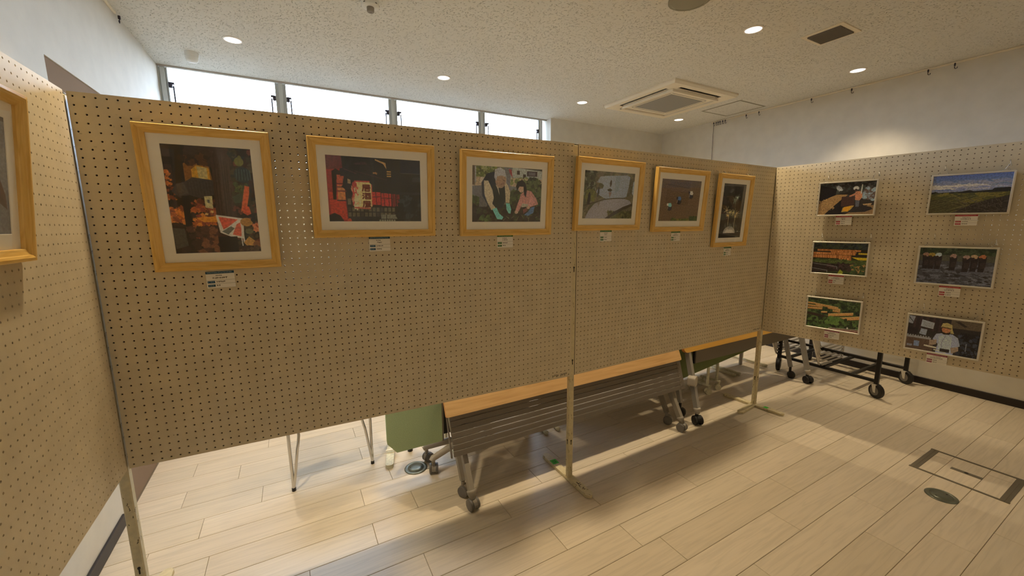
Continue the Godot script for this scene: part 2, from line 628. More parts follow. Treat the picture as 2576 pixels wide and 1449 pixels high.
# a square post with keyhole slots on flat cross feet
func panel_stand(xf: Transform3D, label: String, feet: Array) -> Node3D:
	var t := thing("panel_stand", label, "panel stand", xf, "stands of the display panels")
	var st := new_st()
	var hw := 0.0145
	span(st, Vector3(-hw, 0.012, -hw), Vector3(hw, TOP - 0.006, hw), 0.0035)
	piece("post", st, mats["stand paint"], t)
	st = new_st()
	span(st, Vector3(-hw + 0.002, TOP - 0.006, -hw + 0.002), Vector3(hw - 0.002, TOP - 0.001, hw - 0.002), 0.001)
	piece("post_cap", st, mats["board edge"], t)
	for y in [0.235, 0.70, 1.20, 1.66]:
		for s in [at(0, 0, hw + 0.0003), at(-hw - 0.0003, 0, 0, -90)]:
			st = new_st()
			prism(st, rounded(0.0085, 0.011, 0.0042, 4), -0.001, 0.0005, s * at(0, y + 0.006, 0))
			prism(st, rounded(0.0045, 0.02, 0.002, 3), -0.001, 0.0004, s * at(0, y - 0.008, 0))
			piece("keyhole", st, mats["keyhole"], t)
	for f in feet:
		foot_bar(t, f[0], f[1], at(f[3] if f.size() > 3 else 0.0, 0, 0, f[2]), mats["stand paint"])
	return t

func build_panels() -> void:
	board_mesh = make_board()
	display_panel("A", 0.004, "long perforated panel with the red lantern picture, nearest the windows")
	display_panel("B", 0.0, "perforated panel with the pond and firework pictures")
	display_panel("C", 0.004, "perforated panel carrying the six silver framed pictures")
	display_panel("D", -1.81, "perforated panel at the left edge with one oak frame")
	var s := panel_stand(px["A"] * at(1.8163, 0, -0.017), "cream post between the two long panels, green tape on its foot", [[-0.26, 0.19, 1.5, 0.004]])
	var st := new_st()
	box(st, Vector3(0.002, 0.0186, -0.155), Vector3(0.04, 0.0008, 0.045))
	var tp := piece("tape", st, mats["tape green"], s)
	tp.set_meta("label", "bright green tape")
	st = new_st()
	for q in [[-0.008, 0.0, 0.003, 0.02], [0.006, 0.004, 0.003, 0.022], [0.0, -0.008, 0.018, 0.003], [0.004, 0.004, 0.014, 0.003], [-0.004, 0.012, 0.012, 0.003]]:
		box(st, Vector3(0.002 + q[0], 0.0192, -0.155 + q[1]), Vector3(q[2], 0.0006, q[3]))
	piece("tape_writing", st, mats["tape ink"], tp)
	st = new_st()
	for q in [[0.0, 0.075, 0.004, 0.022], [0.008, 0.08, 0.012, 0.003], [0.004, 0.092, 0.014, 0.003], [-0.006, 0.1, 0.003, 0.016], [0.006, 0.118, 0.01, 0.003], [0.0, 0.125, 0.012, 0.003], [0.004, 0.132, 0.01, 0.003]]:
		box(st, Vector3(q[0] + 0.006, 0.0184, q[1]), Vector3(q[2], 0.0008, q[3]))
	piece("marker_writing", st, mats["marker ink"], s)
	panel_stand(px["A"] * at(-0.018, 0, -0.022), "chipped cream corner post at the left end of the lantern panel", [[-0.25, 0.2, 2.0]])
	s = panel_stand(px["B"] * at(1.818, 0, -0.0165), "cream corner post where the pond panel meets the silver frames", [[-0.235, 0.215, 4.0], [-0.03, 0.235, -84.0]])
	st = new_st()
	box(st, Vector3(0.008, 0.0186, 0.09), Vector3(0.034, 0.0008, 0.03))
	tp = piece("tape", st, mats["tape green"], s)
	tp.set_meta("label", "faded green tape")
	panel_stand(px["C"] * at(1.822, 0, -0.0165), "cream end post of the silver frame panel", [[-0.22, 0.22, 0.0]])
	panel_stand(px["D"] * at(-1.822, 0, -0.0165), "cream end post of the panel beside the white wall", [[-0.22, 0.22, 0.0]])
	# maker's stamp at the lower corner of two boards
	for e in [["A", 1.735, 0.640], ["B", 1.735, 0.640]]:
		var sp: Transform3D = px[e[0]] * at(e[1], e[2], 0.0006)
		st = new_st()
		var r := RandomNumberGenerator.new()
		r.seed = 3
		for k in 9:
			if k == 4:
				continue
			for j in 3:
				box(st, Vector3(-0.044 + k * 0.0105 + r.randf_range(-0.002, 0.002), r.randf_range(-0.004, 0.004), 0), Vector3(0.0075, 0.0013, 0.0005) if j % 2 == 0 else Vector3(0.0013, 0.009, 0.0005))
		var pn: Node3D = panel_node[e[0]]
		piece("printed_stamp", st, mats["marker ink"], pn, pn.transform.affine_inverse() * sp)

# ------------------------------------------------------------------ prints
var im: Image
var gain := Vector3.ONE
var pr := RandomNumberGenerator.new()

func canvas(w: int, h: int, bg: Array, g: Vector3, sd: int) -> void:
	im = Image.create(w, h, false, Image.FORMAT_RGB8)
	gain = g
	pr.seed = sd
	im.fill(ink(bg))

func ink(c: Array) -> Color:
	return Color(clampf(c[0] / 255.0 * gain.x, 0, 1), clampf(c[1] / 255.0 * gain.y, 0, 1), clampf(c[2] / 255.0 * gain.z, 0, 1))

# filled outline, points in fractions of the sheet, from its top left corner
func pg(c: Array, p: Array) -> void:
	var w := im.get_width()
	var h := im.get_height()
	var n := p.size() / 2
	var col := ink(c)
	var lo := 1e9
	var hi := -1e9
	for k in n:
		lo = minf(lo, p[k * 2 + 1]); hi = maxf(hi, p[k * 2 + 1])
	for y in range(maxi(0, int(lo * h)), mini(h, int(hi * h) + 1)):
		var fy := (y + 0.5) / h
		var xs := []
		for k in n:
			var x0: float = p[k * 2]; var y0: float = p[k * 2 + 1]
			var x1: float = p[(k * 2 + 2) % (n * 2)]; var y1: float = p[(k * 2 + 3) % (n * 2)]
			if (y0 <= fy) != (y1 <= fy):
				xs.append(x0 + (fy - y0) / (y1 - y0) * (x1 - x0))
		xs.sort()
		for k in range(0, xs.size() - 1, 2):
			var a := int(round(xs[k] * w))
			var b := int(round(xs[k + 1] * w))
			if b > a:
				im.fill_rect(Rect2i(a, y, b - a, 1), col)

func rc(c: Array, x0: float, y0: float, x1: float, y1: float) -> void:
	pg(c, [x0, y0, x1, y0, x1, y1, x0, y1])

func el(c: Array, cx: float, cy: float, rx: float, ry: float, rot := 0.0, wob := 0.0) -> void:
	var p := []
	var asp := float(im.get_width()) / im.get_height()
	for k in 20:
		var a := TAU * k / 20
		var q := 1.0 + pr.randf_range(-wob, wob)
		var u := cos(a) * rx * q
		var v := sin(a) * ry * q
		p.append(cx + u * cos(rot) - v * sin(rot))
		p.append(cy + (u * sin(rot) + v * cos(rot)) * asp)
	pg(c, p)

func ln(c: Array, wd: float, p: Array) -> void:
	var asp := float(im.get_width()) / im.get_height()
	for k in range(0, p.size() - 2, 2):
		var d := Vector2(p[k + 2] - p[k], (p[k + 3] - p[k + 1]) / asp)
		if d.length() < 1e-6:
			continue
		var nn := Vector2(-d.y, d.x).normalized() * wd * 0.5
		var e := d.normalized() * wd * 0.3
		pg(c, [p[k] + nn.x - e.x, p[k + 1] + (nn.y - e.y) * asp, p[k] - nn.x - e.x, p[k + 1] - (nn.y + e.y) * asp, p[k + 2] - nn.x + e.x, p[k + 3] + (e.y - nn.y) * asp, p[k + 2] + nn.x + e.x, p[k + 3] + (nn.y + e.y) * asp])

# scattered irregular dabs
func dabs(cols: Array, n: int, x0: float, y0: float, x1: float, y1: float, s0: float, s1: float, flat := 1.0) -> void:
	for k in n:
		var s := pr.randf_range(s0, s1)
		el(cols[pr.randi() % cols.size()], pr.randf_range(x0, x1), pr.randf_range(y0, y1), s, s * flat, pr.randf_range(-0.3, 0.3), 0.35)

func develop(noise := 0.022) -> ImageTexture:
	var w := im.get_width() / 2
	var h := im.get_height() / 2
	im.resize(int(w * 0.74), int(h * 0.74), Image.INTERPOLATE_LANCZOS)
	im.resize(w, h, Image.INTERPOLATE_CUBIC)
	var n := FastNoiseLite.new()
	n.seed = pr.randi() % 1000
	n.frequency = 0.09
	n.fractal_octaves = 4
	for y in h:
		for x in w:
			var c := im.get_pixel(x, y)
			var k := 1.0 + 0.2 * n.get_noise_2d(x, y)
			var q := pr.randfn(0, noise)
			im.set_pixel(x, y, Color(clampf(c.r * k + q, 0, 1), clampf(c.g * k + q, 0, 1), clampf(c.b * k + q, 0, 1)))
	return tex(im)

# strokes of one character in a 10 x 10 field
func strokes(c: Array, wd: float, x: float, y: float, sx: float, sy: float, lines: Array) -> void:
	for l in lines:
		var p := []
		for k in range(0, l.size(), 2):
			p.append(x + l[k] * sx * 0.1)
			p.append(y + l[k + 1] * sy * 0.1)
		ln(c, wd, p)

const KANJI_I := [[1.2, 1, 9, 1, 9, 3.2, 1.2, 3.2], [1.2, 1, 1.1, 6, 0.2, 10], [2.6, 5, 9.8, 5], [6.2, 3.4, 6.2, 6.8], [3.6, 6.8, 8.8, 6.8, 8.8, 9.8, 3.6, 9.8, 3.6, 6.8]]
const KANJI_SAKE := [[0.5, 1, 2, 2.2], [0, 4, 1.6, 5], [0.2, 9.6, 2, 6.6], [3, 1, 10, 1], [3.6, 3.2, 9.6, 3.2, 9.6, 9.8, 3.6, 9.8, 3.6, 3.2], [5.4, 1, 5.4, 4.8, 4.4, 6], [7.6, 1, 7.6, 5.2, 8.8, 5.6], [3.6, 7.6, 9.6, 7.6]]
const KANJI_YA := [[1.2, 1, 9, 1, 9, 3.2, 1.2, 3.2], [1.2, 1, 1.1, 6, 0.2, 10], [3, 4.9, 9.6, 4.9], [5.6, 4.9, 3.8, 6.6, 8.8, 6.3], [3.4, 8, 9.2, 8], [6.2, 6.6, 6.2, 9.8], [2.4, 9.8, 9.9, 9.8]]

func print_hearth() -> ImageTexture:
	canvas(500, 720, [36, 25, 21], GA, 1)
	dabs([[50, 34, 27], [28, 20, 18], [44, 28, 22]], 120, 0, 0, 1, 1, 0.03, 0.12)
	rc([24, 18, 19], 0.1, 0, 0.24, 0.72)
	pg([120, 72, 32], [0.22, 0.17, 0.3, 0.14, 0.5, 0.19, 0.52, 0.34, 0.22, 0.36])
	pg([176, 122, 40], [0.3, 0.22, 0.36, 0.18, 0.49, 0.2, 0.5, 0.33, 0.3, 0.35])
	pg([168, 142, 84], [0.36, 0.19, 0.47, 0.2, 0.47, 0.3, 0.37, 0.3])
	dabs([[70, 40, 24], [40, 26, 20]], 22, 0.2, 0.1, 0.5, 0.165, 0.02, 0.045)
	dabs([[150, 76, 34], [110, 54, 30], [170, 92, 40]], 26, 0.0, 0.24, 0.1, 0.5, 0.01, 0.03)
	dabs([[158, 78, 36], [186, 104, 44], [120, 58, 34]], 60, 0.0, 0.57, 0.2, 0.7, 0.015, 0.04)
	dabs([[160, 80, 40], [190, 110, 44], [130, 60, 40], [90, 46, 32]], 90, 0.26, 0.5, 0.56, 0.86, 0.015, 0.045)
	pg([196, 118, 40], [0.28, 0.66, 0.56, 0.64, 0.55, 0.7, 0.36, 0.7])
	rc([190, 96, 38], 0.385, 0.73, 0.42, 0.83)
	dabs([[196, 150, 84], [150, 74, 44]], 8, 0.4, 0.6, 0.56, 0.63, 0.012, 0.018)
	pg([56, 47, 43], [0.06, 0.42, 0.12, 0.35, 0.22, 0.33, 0.3, 0.29, 0.52, 0.31, 0.53, 0.44, 0.36, 0.48, 0.24, 0.45, 0.14, 0.48])
	pg([72, 60, 53], [0.12, 0.36, 0.2, 0.34, 0.24, 0.44, 0.14, 0.46])
	for k in 9:
		ln([44, 36, 34], 0.006, [0.24 + k * 0.033, 0.32, 0.25 + k * 0.033, 0.45])
	rc([22, 16, 17], 0.16, 0.46, 0.23, 0.74)
	pg([170, 148, 98], [0.4, 0.46, 0.49, 0.455, 0.485, 0.575, 0.4, 0.565])
	pg([86, 80, 66], [0.43, 0.49, 0.455, 0.49, 0.455, 0.52, 0.43, 0.52])
	pg([70, 60, 48], [0.0, 0.75, 0.14, 0.76, 0.16, 0.92, 0.02, 0.95])
	dabs([[110, 66, 44], [74, 46, 36], [52, 36, 30]], 60, 0.2, 0.76, 0.5, 1.0, 0.02, 0.06)
	pg([58, 39, 31], [0.53, 0, 0.76, 0, 0.74, 1, 0.5, 1])
	for k in 26:
		var x := pr.randf_range(0.53, 0.74)
		ln([72, 50, 39] if k % 2 == 0 else [42, 29, 25], 0.008, [x, pr.randf_range(0, 0.4), x - 0.01, pr.randf_range(0.4, 0.75)])
	dabs([[52, 46, 30], [66, 54, 36], [40, 32, 26], [96, 52, 38], [30, 34, 30]], 120, 0.74, 0, 1, 0.95, 0.02, 0.05)
	el([104, 96, 46], 0.84, 0.13, 0.055, 0.06)
	el([96, 88, 42], 0.85, 0.1, 0.025, 0.04)
	el([34, 44, 40], 0.865, 0.25, 0.1, 0.105)
	for k in 6:
		ln([70, 80, 70], 0.007, [0.8 + k * 0.03, 0.2, 0.79 + k * 0.034, 0.3])
	dabs([[84, 84, 42], [60, 64, 36]], 12, 0.76, 0.34, 0.9, 0.42, 0.015, 0.035)
	pg([60, 62, 44], [0.72, 0.46, 0.82, 0.42, 0.86, 0.46, 0.8, 0.52, 0.74, 0.52])
	pg([196, 88, 48], [0.875, 0.35, 0.93, 0.36, 0.92, 0.43, 0.87, 0.58, 0.8, 0.6, 0.84, 0.46])
	pg([184, 74, 44], [0.84, 0.54, 0.9, 0.55, 0.92, 0.62, 0.87, 0.635, 0.82, 0.61])
	dabs([[150, 66, 44], [190, 110, 70]], 8, 0.93, 0.72, 1, 0.78, 0.02, 0.04)
	pg([206, 186, 156], [0.5, 0.63, 0.82, 0.665, 0.8, 0.86, 0.66, 0.845, 0.53, 0.8])
	pg([186, 78, 56], [0.53, 0.65, 0.75, 0.675, 0.62, 0.75, 0.57, 0.77])
	pg([186, 84, 60], [0.73, 0.72, 0.785, 0.7, 0.77, 0.84, 0.67, 0.82])
	pg([92, 88, 74], [0.55, 0.79, 0.66, 0.74, 0.7, 0.76, 0.62, 0.82])
	ln([206, 192, 160], 0.02, [0.78, 0.67, 0.8, 0.9])
	ln([190, 176, 146], 0.014, [0.77, 0.84, 0.775, 0.93])
	el([156, 108, 54], 0.85, 0.7, 0.075, 0.06)
	pg([30, 24, 26], [0.9, 0.68, 0.95, 0.61, 0.97, 0.68, 0.94, 0.72])
	el([92, 84, 54], 0.87, 0.79, 0.05, 0.04)
	pg([172, 122, 62], [0.86, 0.84, 0.95, 0.9, 0.93, 0.935, 0.82, 0.93, 0.79, 0.9])
	el([120, 74, 48], 0.95, 0.92, 0.05, 0.05)
	dabs([[58, 40, 34], [80, 58, 44], [40, 30, 28]], 30, 0.74, 0.95, 1, 1, 0.02, 0.04)
	rc([26, 20, 22], 0.5, 0.84, 0.72, 1.0)
	return develop()

func print_lantern() -> ImageTexture:
	canvas(720, 500, [26, 23, 22], GA, 2)
	pg([138, 40, 34], [0, 0, 0.16, 0, 0.17, 0.28, 0.2, 1, 0, 1])
	pg([96, 40, 36], [0, 0, 0.16, 0, 0.165, 0.2, 0, 0.22])
	pg([168, 52, 34], [0.02, 0.55, 0.17, 0.55, 0.19, 0.97, 0.03, 0.9])
	pg([30, 20, 20], [0.06, 0.24, 0.1, 0.2, 0.16, 0.26, 0.16, 0.32, 0.1, 0.36, 0.09, 0.66, 0.06, 0.66])
	rc([168, 76, 48], 0.105, 0.29, 0.175, 0.45)
	rc([180, 108, 56], 0.105, 0.45, 0.18, 0.66)
	for y in [0.42, 0.47, 0.53]:
		ln([96, 34, 28], 0.01, [0.1, y, 0.19, y])
	ln([60, 36, 34], 0.012, [0.1, 0.67, 0.18, 0.67])
	pg([24, 20, 20], [0, 0.9, 0.06, 0.86, 0.12, 0.9, 0.16, 1, 0, 1])
	dabs([[34, 30, 30], [20, 18, 20], [30, 28, 26]], 80, 0.2, 0, 0.75, 0.5, 0.02, 0.08)
	rc([40, 38, 33], 0.45, 0.0, 0.49, 1)
	rc([32, 30, 27], 0.48, 0.02, 0.78, 0.62)
	rc([20, 22, 34], 0.77, 0.0, 0.98, 0.22)
	ln([64, 60, 52], 0.008, [0.77, 0.225, 1, 0.225])
	rc([42, 40, 34], 0.9, 0.28, 1, 0.35)
	rc([38, 36, 34], 0.74, 0.52, 1, 0.56)
	ln([74, 46, 40], 0.01, [0.18, 0.2, 0.26, 0.24, 0.3, 0.26])
	ln([70, 44, 40], 0.006, [0.28, 0.22, 0.62, 0.34])
	pg([60, 40, 36], [0.28, 0.11, 0.4, 0.08, 0.42, 0.12, 0.3, 0.13])
	ln([40, 34, 32], 0.006, [0.36, 0.1, 0.33, 0.36])
	pg([176, 130, 76], [0.5, 0.03, 0.61, 0.08, 0.62, 0.18, 0.585, 0.1, 0.5, 0.05])
	for k in 3:
		rc([168, 122, 64], 0.62, 0.2 + k * 0.035, 0.665, 0.222 + k * 0.035)
	dabs([[156, 104, 60]], 4, 0.48, 0.18, 0.52, 0.25, 0.008, 0.012)
	rc([24, 22, 22], 0.2, 0.72, 0.7, 1)
	for r in 2:
		for k in 12:
			rc([92, 80, 58] if (k + r) % 4 != 0 else [56, 48, 40], 0.2 + k * 0.042, 0.77 + r * 0.08, 0.232 + k * 0.042, 0.835 + r * 0.08)
	rc([112, 104, 82], 0.54, 0.88, 0.72, 0.95)
	ln([40, 36, 32], 0.007, [0.6, 0.89, 0.6, 0.95])
	for k in 7:
		rc([126, 116, 88], 0.52 + k * 0.026, 0.96, 0.54 + k * 0.026, 1)
	pg([150, 120, 80], [0.21, 0.34, 0.24, 0.36, 0.24, 0.42, 0.21, 0.41])
	rc([104, 88, 62], 0.2, 0.64, 0.235, 0.73)
	for q in [[0.455, 0.53, 0.09], [0.55, 0.545, 0.07], [0.61, 0.55, 0.05], [0.67, 0.555, 0.035], [0.715, 0.56, 0.035]]:
		rc([172, 52, 46] if q[0] < 0.65 else [126, 44, 40], q[0], q[1], q[0] + q[2], q[1] + 0.2)
		ln([90, 26, 28], 0.008, [q[0], q[1] + 0.08, q[0] + q[2], q[1] + 0.07])
		ln([90, 26, 28], 0.008, [q[0] + q[2] * 0.4, q[1], q[0] + q[2] * 0.5, q[1] + 0.2])
	pg([200, 166, 104], [0.255, 0.4, 0.29, 0.365, 0.42, 0.37, 0.455, 0.42, 0.455, 0.75, 0.42, 0.8, 0.29, 0.79, 0.25, 0.74])
	pg([168, 60, 50], [0.255, 0.4, 0.28, 0.375, 0.3, 0.41, 0.3, 0.56, 0.285, 0.74, 0.25, 0.74])
	dabs([[188, 120, 82], [164, 64, 54]], 26, 0.25, 0.42, 0.31, 0.76, 0.006, 0.014, 2.6)
	dabs([[216, 186, 122]], 26, 0.27, 0.5, 0.34, 0.78, 0.005, 0.01, 3.0)
	ln([164, 62, 50], 0.014, [0.28, 0.375, 0.43, 0.375])
	ln([164, 62, 50], 0.012, [0.27, 0.775, 0.43, 0.79])
	ln([186, 92, 66], 0.01, [0.452, 0.42, 0.452, 0.75])
	strokes([96, 38, 26], 0.013, 0.355, 0.42, 0.082, 0.1, KANJI_I)
	strokes([96, 38, 26], 0.012, 0.355, 0.545, 0.082, 0.095, KANJI_SAKE)
	strokes([96, 38, 26], 0.013, 0.355, 0.67, 0.082, 0.095, KANJI_YA)
	el([168, 66, 44], 0.21, 0.975, 0.02, 0.025)
	dabs([[30, 32, 30], [44, 48, 44], [20, 20, 22]], 60, 0.74, 0.62, 1, 1, 0.015, 0.05)
	return develop()

func print_garden() -> ImageTexture:
	canvas(720, 500, [104, 96, 74], GA, 3)
	rc([158, 150, 128], 0.44, 0.0, 1, 0.27)
	pg([72, 64, 52], [0.5, 0.0, 1, 0.05, 1, 0.0])
	rc([64, 52, 46], 0.62, 0.06, 0.66, 0.13)
	rc([48, 42, 38], 0.71, 0.12, 0.75, 0.2)
	rc([58, 42, 40], 0.765, 0.06, 0.92, 0.15)
	rc([96, 84, 78], 0.79, 0.075, 0.89, 0.135)
	dabs([[122, 118, 60], [96, 100, 54], [146, 138, 86], [80, 78, 48]], 160, 0.05, 0.02, 0.32, 0.2, 0.01, 0.03)
	dabs([[120, 118, 66], [98, 100, 58], [140, 132, 84]], 90, 0.54, 0.2, 0.95, 0.3, 0.01, 0.028)
	rc([168, 140, 106], 0.0, 0.2, 1, 0.38)
	pg([184, 160, 128], [0.12, 0.2, 0.5, 0.25, 0.5, 0.33, 0.1, 0.3])
	dabs([[122, 118, 66], [98, 100, 58]], 50, 0.54, 0.22, 0.95, 0.31, 0.01, 0.025)
	pg([104, 96, 88], [0, 0.36, 0.2, 0.34, 0.24, 0.56, 0, 0.6])
	pg([112, 106, 96], [0.5, 0.34, 0.8, 0.36, 0.78, 0.44, 0.5, 0.42])
	rc([92, 74, 58], 0.0, 0.0, 0.04, 0.34)
	rc([150, 138, 120], 0.04, 0.02, 0.06, 0.3)
	dabs([[52, 56, 34], [70, 74, 40], [40, 42, 28], [86, 88, 52]], 170, 0.78, 0.2, 1.0, 0.7, 0.012, 0.035)
	dabs([[58, 62, 36], [72, 78, 42], [44, 46, 30]], 110, 0.5, 0.44, 0.72, 0.7, 0.012, 0.035)
	dabs([[66, 74, 38], [48, 54, 30], [88, 94, 50]], 110, 0.0, 0.56, 0.16, 0.8, 0.012, 0.035)
	rc([42, 32, 26], 0.0, 0.7, 1, 1)
	dabs([[54, 42, 32], [34, 26, 22], [46, 38, 30], [58, 56, 34]], 260, 0, 0.68, 1, 1, 0.012, 0.04)
	dabs([[78, 88, 44], [60, 66, 36]], 14, 0.12, 0.88, 0.24, 0.98, 0.015, 0.03)
	# onlooker's legs
	pg([104, 98, 92], [0.43, 0.0, 0.56, 0.0, 0.53, 0.16, 0.52, 0.42, 0.47, 0.42, 0.47, 0.18])
	pg([140, 60, 60], [0.5, 0.04, 0.54, 0.05, 0.56, 0.2, 0.51, 0.1])
	# old man bending
	pg([96, 88, 78], [0.1, 0.54, 0.18, 0.5, 0.24, 0.62, 0.2, 0.72, 0.1, 0.72])
	pg([28, 34, 44], [0.13, 0.3, 0.2, 0.14, 0.3, 0.1, 0.34, 0.3, 0.46, 0.32, 0.46, 0.6, 0.42, 0.74, 0.24, 0.74, 0.14, 0.52])
	pg([34, 40, 38], [0.28, 0.34, 0.46, 0.34, 0.46, 0.62, 0.42, 0.74, 0.3, 0.72])
	pg([182, 158, 122], [0.16, 0.26, 0.22, 0.26, 0.28, 0.42, 0.3, 0.56, 0.28, 0.66, 0.33, 0.74, 0.27, 0.78, 0.21, 0.64, 0.17, 0.5])
	pg([178, 154, 118], [0.44, 0.24, 0.5, 0.34, 0.53, 0.46, 0.52, 0.64, 0.47, 0.64, 0.46, 0.5])
	pg([176, 152, 116], [0.32, 0.32, 0.36, 0.36, 0.38, 0.52, 0.35, 0.4])
	el([150, 116, 86], 0.39, 0.24, 0.075, 0.1)
	pg([150, 114, 84], [0.33, 0.2, 0.46, 0.18, 0.45, 0.32, 0.4, 0.36, 0.34, 0.32])
	pg([164, 152, 138], [0.3, 0.2, 0.31, 0.06, 0.38, 0.02, 0.45, 0.07, 0.455, 0.18, 0.4, 0.16, 0.34, 0.18, 0.33, 0.26])
	ln([84, 60, 46], 0.008, [0.42, 0.24, 0.45, 0.25])
	ln([96, 66, 52], 0.008, [0.4, 0.31, 0.44, 0.305])
	pg([112, 168, 144], [0.28, 0.76, 0.34, 0.73, 0.38, 0.84, 0.44, 0.9, 0.42, 0.95, 0.35, 0.94])
	pg([112, 168, 144], [0.47, 0.65, 0.525, 0.65, 0.55, 0.76, 0.54, 0.84, 0.51, 0.83, 0.48, 0.76])
	# child crouching
	pg([176, 118, 100], [0.68, 0.48, 0.76, 0.4, 0.84, 0.42, 0.92, 0.56, 0.95, 0.66, 0.86, 0.7, 0.72, 0.66, 0.66, 0.6])
	pg([164, 146, 118], [0.68, 0.64, 0.8, 0.66, 0.82, 0.7, 0.7, 0.72])
	pg([182, 124, 106], [0.66, 0.58, 0.72, 0.62, 0.66, 0.8, 0.61, 0.78])
	pg([186, 128, 110], [0.83, 0.5, 0.9, 0.56, 0.86, 0.7, 0.79, 0.72])
	el([178, 140, 110], 0.69, 0.37, 0.045, 0.055)
	pg([26, 22, 24], [0.61, 0.34, 0.63, 0.26, 0.7, 0.22, 0.75, 0.28, 0.77, 0.4, 0.76, 0.54, 0.73, 0.48, 0.72, 0.34, 0.66, 0.34, 0.63, 0.42])
	el([176, 138, 108], 0.625, 0.81, 0.026, 0.022)
	el([176, 138, 108], 0.8, 0.72, 0.026, 0.022)
	pg([84, 104, 120], [0.84, 0.72, 0.9, 0.7, 0.88, 0.82, 0.8, 0.88, 0.74, 0.86, 0.8, 0.8])
	pg([120, 66, 56], [0.72, 0.76, 0.78, 0.72, 0.79, 0.78, 0.73, 0.84])
	for k in 14:
		var x := pr.randf_range(0.35, 0.98)
		ln([120, 112, 70], 0.005, [x, pr.randf_range(0.86, 0.98), x + pr.randf_range(-0.07, 0.07), pr.randf_range(0.86, 0.99)])
	return develop()

func print_pond() -> ImageTexture:
	canvas(720, 500, [92, 80, 58], GA, 4)
	dabs([[104, 92, 64], [80, 70, 50], [96, 82, 62], [74, 68, 46]], 260, 0, 0, 1, 1, 0.015, 0.05)
	dabs([[52, 50, 34], [70, 66, 44], [40, 40, 28], [112, 106, 80]], 160, 0, 0, 0.2, 0.5, 0.012, 0.04)
	dabs([[104, 98, 48], [86, 82, 44]], 60, 0.02, 0.4, 0.22, 0.62, 0.012, 0.03)
	pg([134, 132, 128], [0.24, 0.24, 0.3, 0.12, 0.4, 0.1, 0.84, 0.06, 0.9, 0.1, 0.88, 0.3, 0.85, 0.52, 0.78, 0.54, 0.46, 0.58, 0.38, 0.55, 0.3, 0.5, 0.24, 0.44, 0.26, 0.38, 0.36, 0.36, 0.38, 0.3, 0.34, 0.26])
	pg([120, 122, 122], [0.6, 0.1, 0.7, 0.08, 0.68, 0.4, 0.6, 0.45])
	pg([138, 126, 118], [0.12, 0.82, 0.22, 0.68, 0.4, 0.6, 0.6, 0.57, 0.8, 0.555, 0.93, 0.6, 0.96, 0.66, 0.8, 0.74, 0.6, 0.86, 0.44, 1, 0.05, 1])
	pg([150, 146, 138], [0.97, 0.2, 1, 0.16, 1, 0.5, 0.96, 0.44])
	ln([58, 46, 34], 0.012, [0.02, 0.72, 0.2, 0.66, 0.4, 0.585, 0.6, 0.555, 0.82, 0.545])
	dabs([[66, 62, 36], [84, 78, 46], [52, 48, 30], [100, 92, 54]], 200, 0.5, 0.84, 1, 1, 0.01, 0.03)
	pg([50, 40, 30], [0.42, 1, 0.6, 0.85, 0.8, 0.73, 0.97, 0.66, 1, 0.7, 0.8, 0.8, 0.6, 0.93, 0.5, 1])
	pg([30, 28, 28], [0.08, 0.62, 0.1, 0.46, 0.12, 0.44, 0.14, 0.5, 0.13, 0.7, 0.08, 0.7])
	pg([38, 40, 42], [0.27, 0.36, 0.285, 0.3, 0.3, 0.36, 0.3, 0.45, 0.28, 0.54, 0.26, 0.54])
	pg([44, 34, 34], [0.49, 0.24, 0.51, 0.17, 0.53, 0.2, 0.53, 0.27, 0.51, 0.32, 0.5, 0.32])
	pg([44, 40, 34], [0.45, 0.38, 0.5, 0.35, 0.55, 0.38, 0.52, 0.42, 0.47, 0.41])
	pg([112, 88, 76], [0.48, 0.43, 0.54, 0.43, 0.51, 0.54])
	pg([110, 96, 82], [0.28, 0.66, 0.32, 0.65, 0.3, 0.75])
	return develop()

func print_field() -> ImageTexture:
	canvas(720, 500, [98, 72, 50], GA, 5)
	pg([90, 72, 60], [0, 0, 1, 0, 1, 0.16, 0, 0.22])
	for k in 220:
		var x := pr.randf_range(0, 1)
		var y := pr.randf_range(0, 1)
		var l := pr.randf_range(0.03, 0.14)
		ln([106, 80, 56] if k % 2 == 0 else [90, 66, 46], 0.005, [x, y, x + l, y + pr.randf_range(-0.01, 0.01)])
	ln([82, 62, 50], 0.02, [0.1, 0.13, 0.7, 0.2])
	for q in [[0.23, 0.6, [118, 158, 138]], [0.45, 0.44, [78, 100, 126]], [0.74, 0.3, [196, 176, 150]]]:
		var x: float = q[0]
		var y: float = q[1]
		el([40, 32, 28], x + 0.02, y + 0.09, 0.055, 0.04)
		pg([44, 44, 50], [x - 0.03, y + 0.03, x + 0.06, y + 0.02, x + 0.06, y + 0.12, x + 0.03, y + 0.13, x - 0.03, y + 0.1])
		pg(q[2], [x - 0.04, y + 0.02, x - 0.02, y - 0.03, x + 0.04, y - 0.04, x + 0.07, y + 0.02, x + 0.05, y + 0.06, x, y + 0.05])
		el([190, 170, 140] if q[1] > 0.5 else [40, 36, 40], x - 0.035, y, 0.022, 0.022)
		ln([150, 116, 90], 0.012, [x - 0.02, y + 0.05, x - 0.03, y + 0.11])
	dabs([[74, 78, 32], [56, 62, 28], [108, 92, 40]], 70, 0.32, 0.95, 1, 1.0, 0.012, 0.035)
	dabs([[46, 58, 28], [64, 72, 32]], 40, 0.8, 0.89, 0.97, 0.97, 0.015, 0.035)
	return develop()

